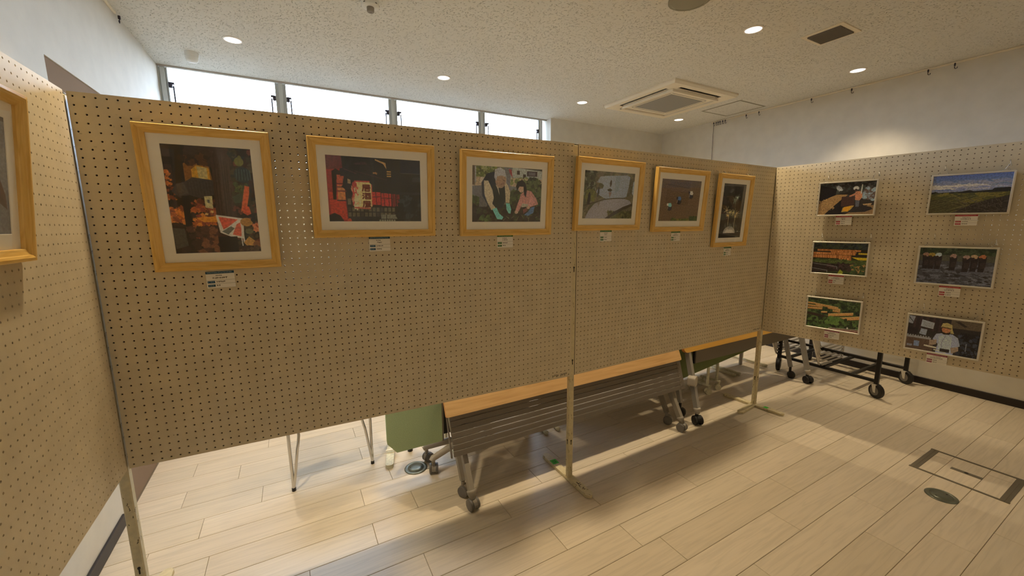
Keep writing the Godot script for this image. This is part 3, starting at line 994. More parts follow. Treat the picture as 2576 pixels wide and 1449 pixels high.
func print_fireworks() -> ImageTexture:
	canvas(500, 720, [28, 26, 24], GA, 6)
	dabs([[34, 31, 28], [22, 20, 19], [40, 36, 32]], 120, 0, 0, 1, 1, 0.03, 0.1)
	pg([46, 44, 40], [0, 0.55, 0.4, 0.52, 1, 0.5, 1, 0.62, 0.4, 0.63, 0, 0.68])
	rc([20, 18, 18], 0, 0.88, 1, 1)
	ln([84, 84, 72], 0.01, [0, 0.885, 1, 0.88])
	for b in [[0.55, 0.29, 0.14, 22, [108, 118, 92]], [0.66, 0.25, 0.12, 20, [172, 176, 140]], [0.25, 0.49, 0.18, 20, [176, 146, 96]], [0.4, 0.52, 0.16, 22, [200, 166, 104]], [0.56, 0.52, 0.16, 22, [206, 170, 106]], [0.7, 0.54, 0.15, 20, [186, 150, 92]], [0.33, 0.58, 0.12, 16, [190, 152, 92]], [0.66, 0.6, 0.12, 16, [190, 152, 92]]]:
		for k in b[3]:
			var a := pr.randf() * TAU
			var r := pr.randf_range(0.3, 1.0)
			ln(b[4], 0.007, [b[0] + cos(a) * b[2] * 0.12, b[1] + sin(a) * b[2] * 0.08, b[0] + cos(a) * b[2] * r, b[1] + sin(a) * b[2] * r * 0.62 + 0.012])
		el(b[4], b[0], b[1], 0.026, 0.028)
	for x in [0.36, 0.64]:
		ln([196, 160, 104], 0.014, [x, 0.58, x + 0.01, 0.86])
	ln([120, 112, 88], 0.008, [0.6, 0.32, 0.61, 0.6])
	for k in 26:
		var a := PI + PI * k / 25.0
		ln([196, 192, 160], 0.014, [0.46, 0.9, 0.46 + cos(a) * 0.26, 0.9 + sin(a) * 0.12])
	for k in 30:
		var x := pr.randf_range(0.2, 0.75)
		ln([120, 118, 100], 0.005, [x, pr.randf_range(0.7, 0.76), x + 0.04, pr.randf_range(0.78, 0.86)])
	el([190, 176, 130], 0.84, 0.875, 0.02, 0.012)
	return develop()

func print_threshing() -> ImageTexture:
	canvas(640, 440, [52, 46, 40], GC, 7)
	dabs([[34, 30, 28], [70, 62, 54], [44, 40, 36], [60, 62, 50]], 200, 0, 0, 1, 0.5, 0.02, 0.06)
	pg([26, 24, 26], [0, 0.05, 0.32, 0.2, 0.3, 0.4, 0, 0.6])
	pg([132, 100, 62], [0.55, 0.95, 0.9, 0.72, 1, 0.72, 1, 1, 0.5, 1])
	pg([30, 26, 26], [0.1, 0.95, 0.3, 0.7, 0.45, 0.45, 0.6, 0.5, 0.7, 0.8, 0.4, 1, 0.1, 1])
	pg([152, 112, 64], [0.0, 0.66, 0.18, 0.46, 0.34, 0.36, 0.53, 0.38, 0.4, 0.56, 0.24, 0.8, 0.12, 1, 0, 1])
	dabs([[164, 124, 72], [138, 100, 58]], 90, 0.02, 0.5, 0.3, 0.85, 0.008, 0.018)
	pg([34, 28, 26], [0.3, 0.36, 0.5, 0.32, 0.68, 0.36, 0.66, 0.42, 0.53, 0.38, 0.34, 0.37])
	pg([70, 46, 38], [0.42, 0.44, 0.64, 0.44, 0.66, 0.76, 0.42, 0.74])
	dabs([[150, 140, 124], [170, 160, 140]], 8, 0.34, 0.14, 0.42, 0.28, 0.02, 0.035)
	pg([168, 128, 58], [0.46, 0.78, 0.6, 0.72, 0.66, 0.72, 0.58, 0.9, 0.44, 0.92])
	pg([204, 134, 36], [0.48, 0.76, 0.62, 0.73, 0.56, 0.9, 0.46, 0.88])
	pg([46, 40, 38], [0.56, 0.9, 0.66, 0.76, 0.8, 0.72, 0.95, 0.78, 0.98, 0.84, 0.85, 0.92, 0.6, 0.93])
	pg([92, 88, 84], [0.67, 0.56, 0.74, 0.56, 0.74, 0.76, 0.68, 0.76])
	pg([184, 116, 76], [0.65, 0.28, 0.76, 0.3, 0.79, 0.46, 0.74, 0.57, 0.66, 0.55])
	pg([176, 112, 76], [0.55, 0.42, 0.68, 0.32, 0.7, 0.38, 0.56, 0.46])
	el([196, 180, 152], 0.66, 0.2, 0.05, 0.045)
	el([60, 44, 38], 0.66, 0.26, 0.03, 0.03)
	ln([190, 180, 160], 0.018, [0.76, 0.1, 0.755, 0.36])
	dabs([[140, 146, 132], [120, 112, 104], [96, 74, 60]], 40, 0.8, 0.2, 1, 0.55, 0.02, 0.045)
	pg([166, 128, 82], [0.8, 0.68, 0.96, 0.66, 0.94, 0.72, 0.82, 0.72])
	return develop()

func print_racks() -> ImageTexture:
	canvas(640, 440, [50, 54, 30], GC, 8)
	rc([40, 44, 42], 0, 0, 1, 0.22)
	dabs([[32, 36, 36], [50, 54, 48], [60, 64, 44]], 140, 0, 0, 1, 0.24, 0.015, 0.05)
	rc([40, 34, 26], 0, 0.2, 1, 0.5)
	for q in [[0.08, 0.21, 0.8, 0.06], [0.34, 0.25, 0.46, 0.07], [0.0, 0.31, 0.79, 0.07], [0.0, 0.39, 0.72, 0.1], [0.5, 0.48, 0.22, 0.07]]:
		rc([172, 104, 52], q[0], q[1], q[0] + q[2], q[1] + q[3])
		for k in 60:
			var x := pr.randf_range(q[0], q[0] + q[2])
			ln([140, 78, 36] if k % 2 == 0 else [190, 124, 66], 0.008, [x, q[1], x + 0.005, q[1] + q[3]])
		ln([44, 30, 20], 0.014, [q[0], q[1] + q[3] + 0.01, q[0] + q[2], q[1] + q[3] + 0.01])
	rc([186, 150, 40], 0.84, 0.3, 1, 0.35)
	pg([190, 152, 34], [0.72, 0.44, 1, 0.44, 1, 0.52, 0.86, 0.53])
	pg([78, 84, 40], [0, 0.56, 0.5, 0.55, 1, 0.54, 1, 0.66, 0.3, 0.66, 0, 0.62])
	dabs([[74, 80, 38], [60, 66, 34], [92, 92, 46]], 70, 0, 0.54, 1, 0.66, 0.01, 0.03)
	pg([44, 34, 30], [0, 0.64, 0.36, 0.68, 0.8, 0.64, 0.84, 0.82, 0.5, 0.9, 0, 1])
	dabs([[56, 44, 38], [36, 28, 26], [70, 48, 44]], 60, 0.3, 0.66, 0.8, 0.86, 0.015, 0.04)
	ln([150, 140, 116], 0.008, [0, 0.68, 0.48, 0.76, 0.48, 0.84])
	ln([150, 140, 116], 0.008, [0, 0.84, 0.3, 0.9, 0.3, 0.97])
	dabs([[64, 76, 40], [52, 60, 34], [150, 110, 56]], 60, 0.74, 0.66, 1, 0.95, 0.015, 0.04)
	pg([136, 132, 40], [0.5, 0.98, 0.54, 0.84, 0.6, 0.92, 0.59, 1])
	return develop()

func print_terraces() -> ImageTexture:
	canvas(640, 440, [70, 80, 42], GC, 9)
	dabs([[60, 72, 38], [48, 58, 34], [84, 94, 50], [40, 46, 32]], 240, 0, 0, 1, 0.5, 0.015, 0.045)
	for q in [[0.0, 0.16, 0.16, 0.06, 0.0], [0.16, 0.17, 0.44, 0.08, 0.06], [0.4, 0.25, 0.24, 0.07, 0.03], [0.0, 0.25, 0.3, 0.06, 0.0], [0.0, 0.33, 0.3, 0.07, -0.02], [0.5, 0.34, 0.14, 0.07, 0.0], [0.28, 0.43, 0.12, 0.06, -0.02], [0.42, 0.48, 0.46, 0.1, -0.13], [0.6, 0.58, 0.4, 0.12, -0.14]]:
		pg([190, 134, 72], [q[0], q[1], q[0] + q[2], q[1] + q[4], q[0] + q[2], q[1] + q[4] + q[3], q[0], q[1] + q[3]])
		ln([216, 166, 96], 0.008, [q[0], q[1] + 0.01, q[0] + q[2], q[1] + q[4] + 0.01])
		ln([96, 62, 34], 0.01, [q[0], q[1] + q[3], q[0] + q[2], q[1] + q[4] + q[3]])
	pg([56, 42, 32], [0, 0.5, 0.2, 0.52, 0.42, 0.58, 0.4, 0.66, 0.2, 0.62, 0, 0.58])
	dabs([[46, 52, 30], [84, 100, 46], [66, 80, 40], [36, 40, 28]], 220, 0, 0.64, 1, 0.96, 0.015, 0.045)
	dabs([[96, 114, 52], [84, 104, 48]], 50, 0.4, 0.6, 0.62, 0.8, 0.02, 0.04)
	pg([122, 72, 50], [0.45, 0.98, 0.7, 0.93, 1, 0.9, 1, 1, 0.5, 1])
	for k in 4:
		ln([196, 176, 140] if k % 2 == 0 else [80, 44, 32], 0.008, [0.45, 0.95 + k * 0.015, 1, 0.885 + k * 0.025])
	el([210, 200, 180], 0.8, 0.88, 0.014, 0.022)
	return develop()

func print_sunset() -> ImageTexture:
	canvas(640, 440, [92, 98, 118], GC, 10)
	for k in 12:
		rc([84 + k * 2, 92 + k * 2, 118 - k], 0, k * 0.03, 1, k * 0.03 + 0.04)
	dabs([[118, 114, 116], [134, 124, 116]], 60, 0, 0.16, 1, 0.3, 0.03, 0.09, 0.25)
	dabs([[186, 166, 134], [170, 152, 128]], 60, 0, 0.27, 0.75, 0.36, 0.03, 0.1, 0.22)
	dabs([[128, 122, 124], [150, 138, 126]], 40, 0.3, 0.32, 1, 0.42, 0.03, 0.09, 0.2)
	pg([120, 116, 118], [0, 0.39, 0.5, 0.41, 1, 0.37, 1, 0.48, 0, 0.48])
	pg([38, 36, 32], [0, 0.44, 0.06, 0.42, 0.1, 0.45, 0.4, 0.44, 0.5, 0.41, 0.56, 0.44, 0.78, 0.42, 0.8, 0.38, 0.98, 0.37, 1, 0.39, 1, 0.49, 0, 0.5])
	rc([92, 80, 40], 0, 0.48, 1, 1)
	dabs([[112, 96, 44], [84, 76, 40], [70, 66, 38]], 150, 0.0, 0.49, 1, 0.72, 0.02, 0.08, 0.35)
	pg([78, 68, 42], [0, 0.62, 0.4, 0.7, 0.5, 1, 0, 1])
	for k in 70:
		var x := pr.randf_range(-0.1, 0.5)
		var y := pr.randf_range(0.62, 1)
		ln([104, 92, 52] if k % 2 == 0 else [60, 56, 36], 0.006, [x, y, x + 0.2, y - 0.09])
	pg([54, 46, 38], [0.32, 1, 0.55, 0.78, 0.75, 0.66, 1, 0.56, 1, 1])
	for k in 110:
		var x := pr.randf_range(0.42, 1)
		var y := pr.randf_range(0.7, 1)
		ln([84, 72, 58] if k % 3 != 0 else [38, 32, 30], 0.006, [x, y, x + pr.randf_range(-0.12, 0.12), y + pr.randf_range(-0.12, 0.08)])
	return develop()

func print_planting() -> ImageTexture:
	canvas(640, 440, [70, 66, 62], GC, 11)
	rc([58, 62, 42], 0, 0, 1, 0.34)
	dabs([[50, 58, 38], [68, 72, 48], [44, 48, 36]], 160, 0, 0, 1, 0.24, 0.015, 0.045)
	rc([80, 74, 56], 0, 0.2, 1, 0.36)
	dabs([[92, 86, 82], [70, 66, 64], [104, 98, 94], [58, 54, 52]], 240, 0, 0.46, 1, 1, 0.02, 0.07, 0.4)
	dabs([[44, 40, 38]], 30, 0, 0.5, 1, 0.95, 0.015, 0.04, 0.4)
	for q in [[0.1, 0.2, [146, 104, 76]], [0.18, 0.2, [150, 118, 50]], [0.27, 0.2, [170, 168, 160]], [0.47, 0.22, [150, 112, 88]], [0.64, 0.24, [152, 116, 92]], [0.74, 0.22, [172, 136, 92]], [0.84, 0.22, [166, 98, 58]]]:
		var x: float = q[0]
		var y: float = q[1]
		pg([40, 34, 34], [x - 0.05, y + 0.02, x + 0.05, y, x + 0.05, y + 0.2, x + 0.03, y + 0.42, x - 0.04, y + 0.42, x - 0.04, y + 0.2])
		pg([54, 44, 40], [x - 0.02, y + 0.16, x + 0.05, y + 0.14, x + 0.04, y + 0.3, x - 0.02, y + 0.3])
		el(q[2], x, y, 0.045, 0.04, 0, 0.15)
		el([56, 40, 34], x - 0.015, y + 0.05, 0.02, 0.02)
		el([86, 80, 78], x, y + 0.42, 0.06, 0.018)
	return develop()

func print_cook() -> ImageTexture:
	canvas(640, 440, [44, 38, 36], GC, 12)
	rc([92, 76, 56], 0.6, 0, 1, 0.24)
	pg([44, 38, 34], [0.66, 0.06, 0.72, 0.05, 0.82, 0.16, 0.78, 0.18])
	for k in 9:
		rc([60, 44, 42] if k % 2 == 0 else [44, 34, 36], 0.08 + k * 0.045, 0, 0.115 + k * 0.045, 0.4)
	pg([140, 134, 124], [0, 0.02, 0.1, 0.04, 0.07, 0.26, 0, 0.24])
	for k in 5:
		ln([40, 40, 40], 0.01, [0.005 + k * 0.014, 0.06 + k * 0.03, 0.03 + k * 0.012, 0.12 + k * 0.02])
	pg([158, 152, 140], [0.2, 0.1, 0.38, 0.16, 0.37, 0.34, 0.19, 0.3])
	for k in 4:
		ln([110, 104, 96], 0.006, [0.22, 0.16 + k * 0.035, 0.35, 0.19 + k * 0.035])
	pg([136, 134, 128], [0.2, 0.36, 0.29, 0.38, 0.28, 0.55, 0.18, 0.52])
	rc([36, 30, 32], 0, 0.36, 0.16, 0.58)
	rc([142, 132, 118], 0, 0.6, 0.36, 0.66)
	for k in 9:
		rc([142, 132, 118], 0.01 + k * 0.038, 0.57, 0.03 + k * 0.038, 0.62)
	rc([88, 66, 50], 0, 0.66, 0.4, 1)
	rc([118, 124, 132], 0.12, 0.74, 0.2, 0.9)
	rc([130, 122, 114], 0.02, 0.86, 0.1, 0.92)
	rc([30, 28, 30], 0.74, 0.34, 1, 1)
	dabs([[22, 22, 26], [46, 46, 50], [62, 62, 64]], 80, 0.74, 0.4, 1, 1, 0.01, 0.035)
	rc([110, 106, 100], 0.83, 0.62, 0.845, 0.84)
	pg([150, 146, 146], [0.38, 0.62, 0.42, 0.46, 0.5, 0.42, 0.64, 0.42, 0.72, 0.5, 0.76, 0.72, 0.7, 0.78, 0.68, 1, 0.44, 1, 0.46, 0.74])
	pg([166, 162, 160], [0.46, 0.5, 0.56, 0.46, 0.64, 0.5, 0.64, 0.9, 0.47, 0.9])
	ln([124, 120, 122], 0.01, [0.55, 0.48, 0.51, 0.7, 0.52, 0.9])
	pg([146, 120, 92], [0.64, 0.8, 0.74, 0.74, 0.75, 0.86, 0.66, 0.96])
	pg([146, 120, 92], [0.34, 0.66, 0.44, 0.62, 0.44, 0.76, 0.34, 0.82])
	el([176, 112, 70], 0.545, 0.32, 0.06, 0.075)
	pg([34, 26, 24], [0.485, 0.3, 0.5, 0.38, 0.55, 0.41, 0.6, 0.38, 0.6, 0.44, 0.52, 0.45, 0.48, 0.4])
	pg([172, 146, 84], [0.47, 0.26, 0.49, 0.14, 0.55, 0.11, 0.62, 0.16, 0.63, 0.28, 0.66, 0.4, 0.61, 0.4, 0.6, 0.26])
	ln([80, 58, 40], 0.016, [0.49, 0.25, 0.61, 0.27])
	ln([196, 180, 140], 0.03, [0.28, 0.84, 0.44, 0.86])
	ln([190, 176, 140], 0.022, [0.42, 0.92, 0.58, 0.96])
	rc([40, 34, 34], 0.5, 0.86, 0.63, 0.95)
	return develop()

func print_curve() -> ImageTexture:
	canvas(720, 500, [98, 96, 90], GD, 13)
	dabs([[92, 90, 86], [104, 102, 96]], 80, 0, 0, 1, 1, 0.05, 0.14)
	pg([60, 54, 52], [0.3, 0.0, 1, 0.0, 1, 0.05, 0.6, 0.03])
	pg([70, 44, 34], [0.2, 0.2, 0.6, 0.24, 0.8, 0.34, 0.9, 0.48, 0.96, 0.66, 0.97, 0.78, 0.86, 0.7, 0.6, 0.5, 0.2, 0.4])
	pg([54, 34, 28], [0.5, 0.4, 0.8, 0.5, 0.95, 0.72, 0.97, 0.78, 0.86, 0.7, 0.6, 0.52])
	return develop()

const GA := Vector3(1.3, 1.46, 1.75)
const GC := Vector3(1.25, 1.4, 1.72)
const GD := Vector3(1.25, 1.36, 1.6)

func caption(band: Color, sd: int) -> ImageTexture:
	var w := 328
	var h := 232
	var i := Image.create(w, h, false, Image.FORMAT_RGB8)
	i.fill(Color8(238, 234, 224))
	pr.seed = sd
	i.fill_rect(Rect2i(0, 0, w, 34), band)
	var mark := func(x: int, y: int, s: int, n: int, c: Color) -> void:
		for k in n:
			for j in 4:
				if pr.randf() < 0.5:
					i.fill_rect(Rect2i(x + k * (s + 3), y + pr.randi_range(0, s - 4), s, 3), c)
				else:
					i.fill_rect(Rect2i(x + k * (s + 3) + pr.randi_range(0, s - 4), y, 3, s), c)
	mark.call(16, 9, 15, 16, band.lightened(0.55))
	var k := Color8(54, 48, 42)
	mark.call(110, 52, 12, pr.randi_range(5, 8), k)
	var n := pr.randi_range(3, 8)
	mark.call(w / 2 - n * 13, 80, 22, n, k)
	i.fill_rect(Rect2i(0, 122, w, 3), Color8(150, 146, 138))
	i.fill_rect(Rect2i(100, 172, w - 100, 3), Color8(150, 146, 138))
	for e in [[132, pr.randi_range(3, 5)], [182, pr.randi_range(2, 4)]]:
		i.fill_rect(Rect2i(12, e[0], 84, 32), band)
		mark.call(20, e[0] + 9, 13, 4, band.lightened(0.55))
		mark.call(112, e[0] + 5, 18, e[1], k)
	i.resize(w / 2, h / 2, Image.INTERPOLATE_LANCZOS)
	return tex(i)

# ------------------------------------------------------------------ frames on the panels
# one mitred side of a frame of w x h; prof: (distance in from the outer edge, height)
func rail(st: SurfaceTool, w: float, h: float, side: int, prof: Array) -> void:
	var turn := Basis(Vector3.BACK, PI * 0.5 * side)
	var len_ := w if side % 2 == 0 else h
	var off := h if side % 2 == 0 else w
	var acc := 0.0
	st.set_smooth_group(-1)
	for k in prof.size() - 1:
		var p: Vector2 = prof[k]
		var q: Vector2 = prof[k + 1]
		var step := p.distance_to(q)
		var a := turn * Vector3(-len_ * 0.5 + p.x, off * 0.5 - p.x, p.y)
		var b := turn * Vector3(len_ * 0.5 - p.x, off * 0.5 - p.x, p.y)
		var c := turn * Vector3(len_ * 0.5 - q.x, off * 0.5 - q.x, q.y)
		var d := turn * Vector3(-len_ * 0.5 + q.x, off * 0.5 - q.x, q.y)
		var uv := [Vector2(p.x, acc), Vector2(len_ - p.x, acc), Vector2(len_ - q.x, acc + step), Vector2(q.x, acc + step)]
		var vs := [a, b, c, d]
		for t in [[0, 1, 2], [0, 2, 3]]:
			for e in t:
				st.set_uv(Vector2(uv[e].x * 2.2 + side * 0.37, uv[e].y * 5.0 + side * 0.29))
				st.add_vertex(vs[e])
		acc += step

func sheet(called: String, w: float, h: float, m: Material, parent: Node, z: float) -> MeshInstance3D:
	var q := QuadMesh.new()
	q.size = Vector2(w, h)
	return part(called, q, m, parent, at(0, 0, z))

func picture_material(t: Texture2D, rough: float) -> StandardMaterial3D:
	var m := StandardMaterial3D.new()
	m.resource_name = "photo print"
	m.albedo_texture = t
	m.roughness = rough
	return m

func oak_frame(xf: Transform3D, w: float, h: float, pw: float, ph: float, t: Texture2D, label: String) -> Node3D:
	var o := thing("oak_picture_frame", label, "picture frame", xf, "oak framed photographs")
	var prof := [Vector2(0, 0), Vector2(0, 0.019), Vector2(0.002, 0.0215), Vector2(0.008, 0.022), Vector2(0.013, 0.0195), Vector2(0.0145, 0.0175), Vector2(0.022, 0.0145), Vector2(0.0265, 0.0135), Vector2(0.0275, 0.012), Vector2(0.0275, 0.006)]
	for s in 4:
		var st := new_st()
		rail(st, w, h, s, prof)
		piece("frame_side", st, mats["oak lacquer"], o)
	var st := new_st()
	var ox := (w - 0.05) * 0.5
	var oy := (h - 0.05) * 0.5
	var ring := [[ox, oy, 0.0066], [pw * 0.5, ph * 0.5, 0.0066], [pw * 0.5 - 0.0012, ph * 0.5 - 0.0012, 0.0054]]
	for k in 2:
		for s in 4:
			var cr := [[-1, 1], [1, 1], [1, -1], [-1, -1]]
			var p: Array = cr[s]
			var q: Array = cr[(s + 1) % 4]
			var o0: Array = ring[k]
			var o1: Array = ring[k + 1]
			face(st, [Vector3(p[0] * o0[0], p[1] * o0[1], o0[2]), Vector3(q[0] * o0[0], q[1] * o0[1], o0[2]), Vector3(q[0] * o1[0], q[1] * o1[1], o1[2]), Vector3(p[0] * o1[0], p[1] * o1[1], o1[2])], Vector3(0, 0, -9))
	piece("mat_board", st, mats["mat card"], o)
	sheet("photo", pw + 0.004, ph + 0.004, picture_material(t, 0.45), o, 0.0052)
	sheet("glass", w - 0.05, h - 0.05, mats["picture glass"], o, 0.0095)
	st = new_st()
	box(st, Vector3(0, 0, 0.002), Vector3(w - 0.01, h - 0.01, 0.003))
	piece("backing", st, mats["board edge"], o)
	return o

func silver_frame(xf: Transform3D, t: Texture2D, label: String, hooks: Array) -> Node3D:
	var w := 0.297
	var h := 0.217
	var o := thing("silver_picture_frame", label, "picture frame", xf, "silver framed photographs")
	var prof := [Vector2(0, 0), Vector2(0, 0.013), Vector2(0.0015, 0.0145), Vector2(0.0065, 0.0145), Vector2(0.0085, 0.012), Vector2(0.0085, 0.006)]
	for s in 4:
		var st := new_st()
		rail(st, w, h, s, prof)
		piece("frame_side", st, mats["silver frame"], o)
	sheet("photo", w - 0.014, h - 0.014, picture_material(t, 0.35), o, 0.0085)
	var st := new_st()
	box(st, Vector3(0, 0, 0.003), Vector3(w - 0.006, h - 0.006, 0.004))
	piece("backing", st, mats["board edge"], o)
	for q in [-1, 1]:
		st = new_st()
		tube(st, [Vector3(q * 0.125, h * 0.5 - 0.002, 0.006), Vector3(q * 0.125, h * 0.5 + 0.006, 0.006), Vector3(q * 0.119, h * 0.5 + 0.010, 0.006), Vector3(q * 0.117, h * 0.5 + 0.004, 0.006)], 0.0014, 6)
		piece("screw_eye", st, mats["steel wire"], o)
	for k in 2:
		var q := -1.0 if k == 0 else 1.0
		var hk: Vector2 = hooks[k]
		st = new_st()
		tube(st, [Vector3(hk.x, h * 0.5 + hk.y - 0.022, 0.012), Vector3(hk.x + (0.016 if k == 0 else -0.016), h * 0.5 - 0.004, 0.004)], 0.0007, 5)
		piece("hanging_wire", st, mats["steel wire"], o)
	return o

func peg_hook(xf: Transform3D, label: String, group: String) -> void:
	var st := new_st()
	tube(st, [Vector3(0, 0, -0.012), Vector3(0, 0, 0.002), Vector3(0.002, -0.006, 0.012), Vector3(0.006, -0.02, 0.018), Vector3(0.009, -0.028, 0.022), Vector3(0.008, -0.026, 0.03), Vector3(0.005, -0.016, 0.031)], 0.0019, 7)
	var o := piece(numbered("peg_hook"), st, mats["steel wire"], self, xf)
	tag(o, label, "hook", group)

func caption_card(xf: Transform3D, t: Texture2D, label: String) -> void:
	var o := thing("caption_card", label, "caption card", xf, "caption cards")
	var st := new_st()
	box(st, Vector3(0, 0, 0.0008), Vector3(0.082, 0.058, 0.0016), 0.0003)
	piece("card", st, mats["mat card"], o)
	sheet("printed_face", 0.0816, 0.0576, picture_material(t, 0.6), o, 0.00175)

func lean(key: String, u: float, y: float, h: float, deg: float, w := 0.003) -> Transform3D:
	return px[key] * at(u, y, w + h * 0.5 * sin(deg_to_rad(deg)), 0, deg)

func build_pictures() -> void:
	var L := 0.461
	oak_frame(lean("A", 0.329, 1.512, 0.458, 3.6), 0.356, 0.460, 0.241, 0.348, print_hearth(), "upright oak frame with a dark photo of vegetables and firelight")
	oak_frame(lean("A", 0.853, 1.564, 0.36, 4.2), L, 0.361, 0.350, 0.243, print_lantern(), "oak frame with a photo of a lit paper lantern")
	oak_frame(lean("A", 1.428, 1.561, 0.36, 4.2), L, 0.363, 0.351, 0.243, print_garden(), "oak frame with a photo of an old man and child gardening")
	oak_frame(lean("B", 0.194, 1.5755, 0.36, 4.2), L, 0.360, 0.348, 0.240, print_pond(), "oak frame with a photo of a pale pond, beside the post")
	oak_frame(lean("B", 0.758, 1.5625, 0.36, 4.2), L, 0.360, 0.350, 0.240, print_field(), "oak frame with a photo of three workers in a brown field")
	oak_frame(lean("B", 1.282, 1.507, 0.46, 3.2), 0.368, 0.463, 0.243, 0.350, print_fireworks(), "upright oak frame with a photo of fireworks at night")
	oak_frame(lean("D", -0.606, 1.533, 0.36, 5.0), L, 0.362, 0.350, 0.243, print_curve(), "oak frame cut off by the left edge of the picture")
	var blue := Color8(30, 74, 104)
	var green := Color8(44, 104, 46)
	var red := Color8(176, 44, 54)
	var plum := Color8(138, 34, 70)
	caption_card(px["A"] * at(0.319, 1.245, 0.0007, 0, 0, 1.0), caption(blue, 21), "blue banded caption card under the firelight photo")
	caption_card(px["A"] * at(0.8575, 1.3535, 0.0007), caption(blue, 22), "blue banded caption card under the lantern photo")
	caption_card(px["A"] * at(1.4195, 1.351, 0.0007), caption(green, 23), "green banded caption card under the gardening photo")
	caption_card(px["B"] * at(0.195, 1.365, 0.0007), caption(green, 24), "green banded caption card under the pond photo")
	caption_card(px["B"] * at(0.756, 1.352, 0.0007), caption(green, 25), "green banded caption card under the brown field photo")
	caption_card(px["B"] * at(1.289, 1.241, 0.0007), caption(green, 26), "green banded caption card under the fireworks photo")
	var S := [
		[0.432, 1.578, 0.429, 1.441, "silver frame with a photo of a worker and a grain heap", "red banded caption card under the grain heap photo", red, 0.0, -1.2],
		[0.432, 1.196, 0.426, 1.057, "silver frame with a photo of orange drying racks in rows", "red banded caption card under the drying racks photo", red, 0.0, 0.6],
		[0.433, 0.824, 0.4385, 0.687, "silver frame with a photo of green terraces, lowest beside the corner post", "plum banded caption card under the terraces photo", plum, 0.0, 0.8],
		[0.951, 1.574, 0.9535, 1.435, "silver frame with a photo of a wide field under blue sky", "red banded caption card under the blue sky photo", red, 0.0, -1.2],
		[0.942, 1.184, 0.936, 1.044, "silver frame with a photo of people bending over a wet field", "red banded caption card under the wet field photo", red, 0.0, 0.6],
		[0.938, 0.790, 0.930, 0.650, "silver frame with a photo of a cook in white clothes", "plum banded caption card under the cook photo", plum, 0.0, 0.3]]
	var prints := [print_threshing(), print_racks(), print_terraces(), print_sunset(), print_planting(), print_cook()]
	for k in 6:
		var e: Array = S[k]
		var hooks := [Vector2(-0.115, 0.052), Vector2(0.128, 0.056)] if k < 3 else [Vector2(-0.10, 0.055), Vector2(0.120, 0.052)]
		silver_frame(px["C"] * at(e[0] - 0.004, e[1], 0.024, 0, 2.0, e[8] * 0.4), prints[k], e[4], hooks)
		caption_card(px["C"] * at(e[2] - 0.002, e[3], 0.026, 0, 4.0), caption(e[6], 30 + k), e[5])
		for q in 2:
			var hk: Vector2 = hooks[q]
			var ux := snappedf(e[0] + hk.x - 0.0125 - 0.004, 0.025) + 0.0125 + 0.004
			var uy := TOP - 1.2 + snappedf(e[1] + 0.1085 + hk.y - (TOP - 1.2) - 0.0125, 0.025) + 0.0125
			peg_hook(px["C"] * at(ux, uy, 0, 0.0 if q == 0 else 180.0 * 0.0, 0, 0.0 if q == 0 else 0.0), "steel wire hook at the %s upper corner of the %s photo" % [["corner-post side", "far side"][q], ["grain heap", "drying racks", "terraces", "blue sky", "wet field", "cook"][k]], "hooks of the silver frames")
	for q in 3:
		peg_hook(px["B"] * at([1.1125, 1.1875, 1.4375][q], TOP - 0.0625, 0), "small steel hook above the fireworks photo, %s of three" % ["first", "second", "third"][q], "hooks above the fireworks photo")

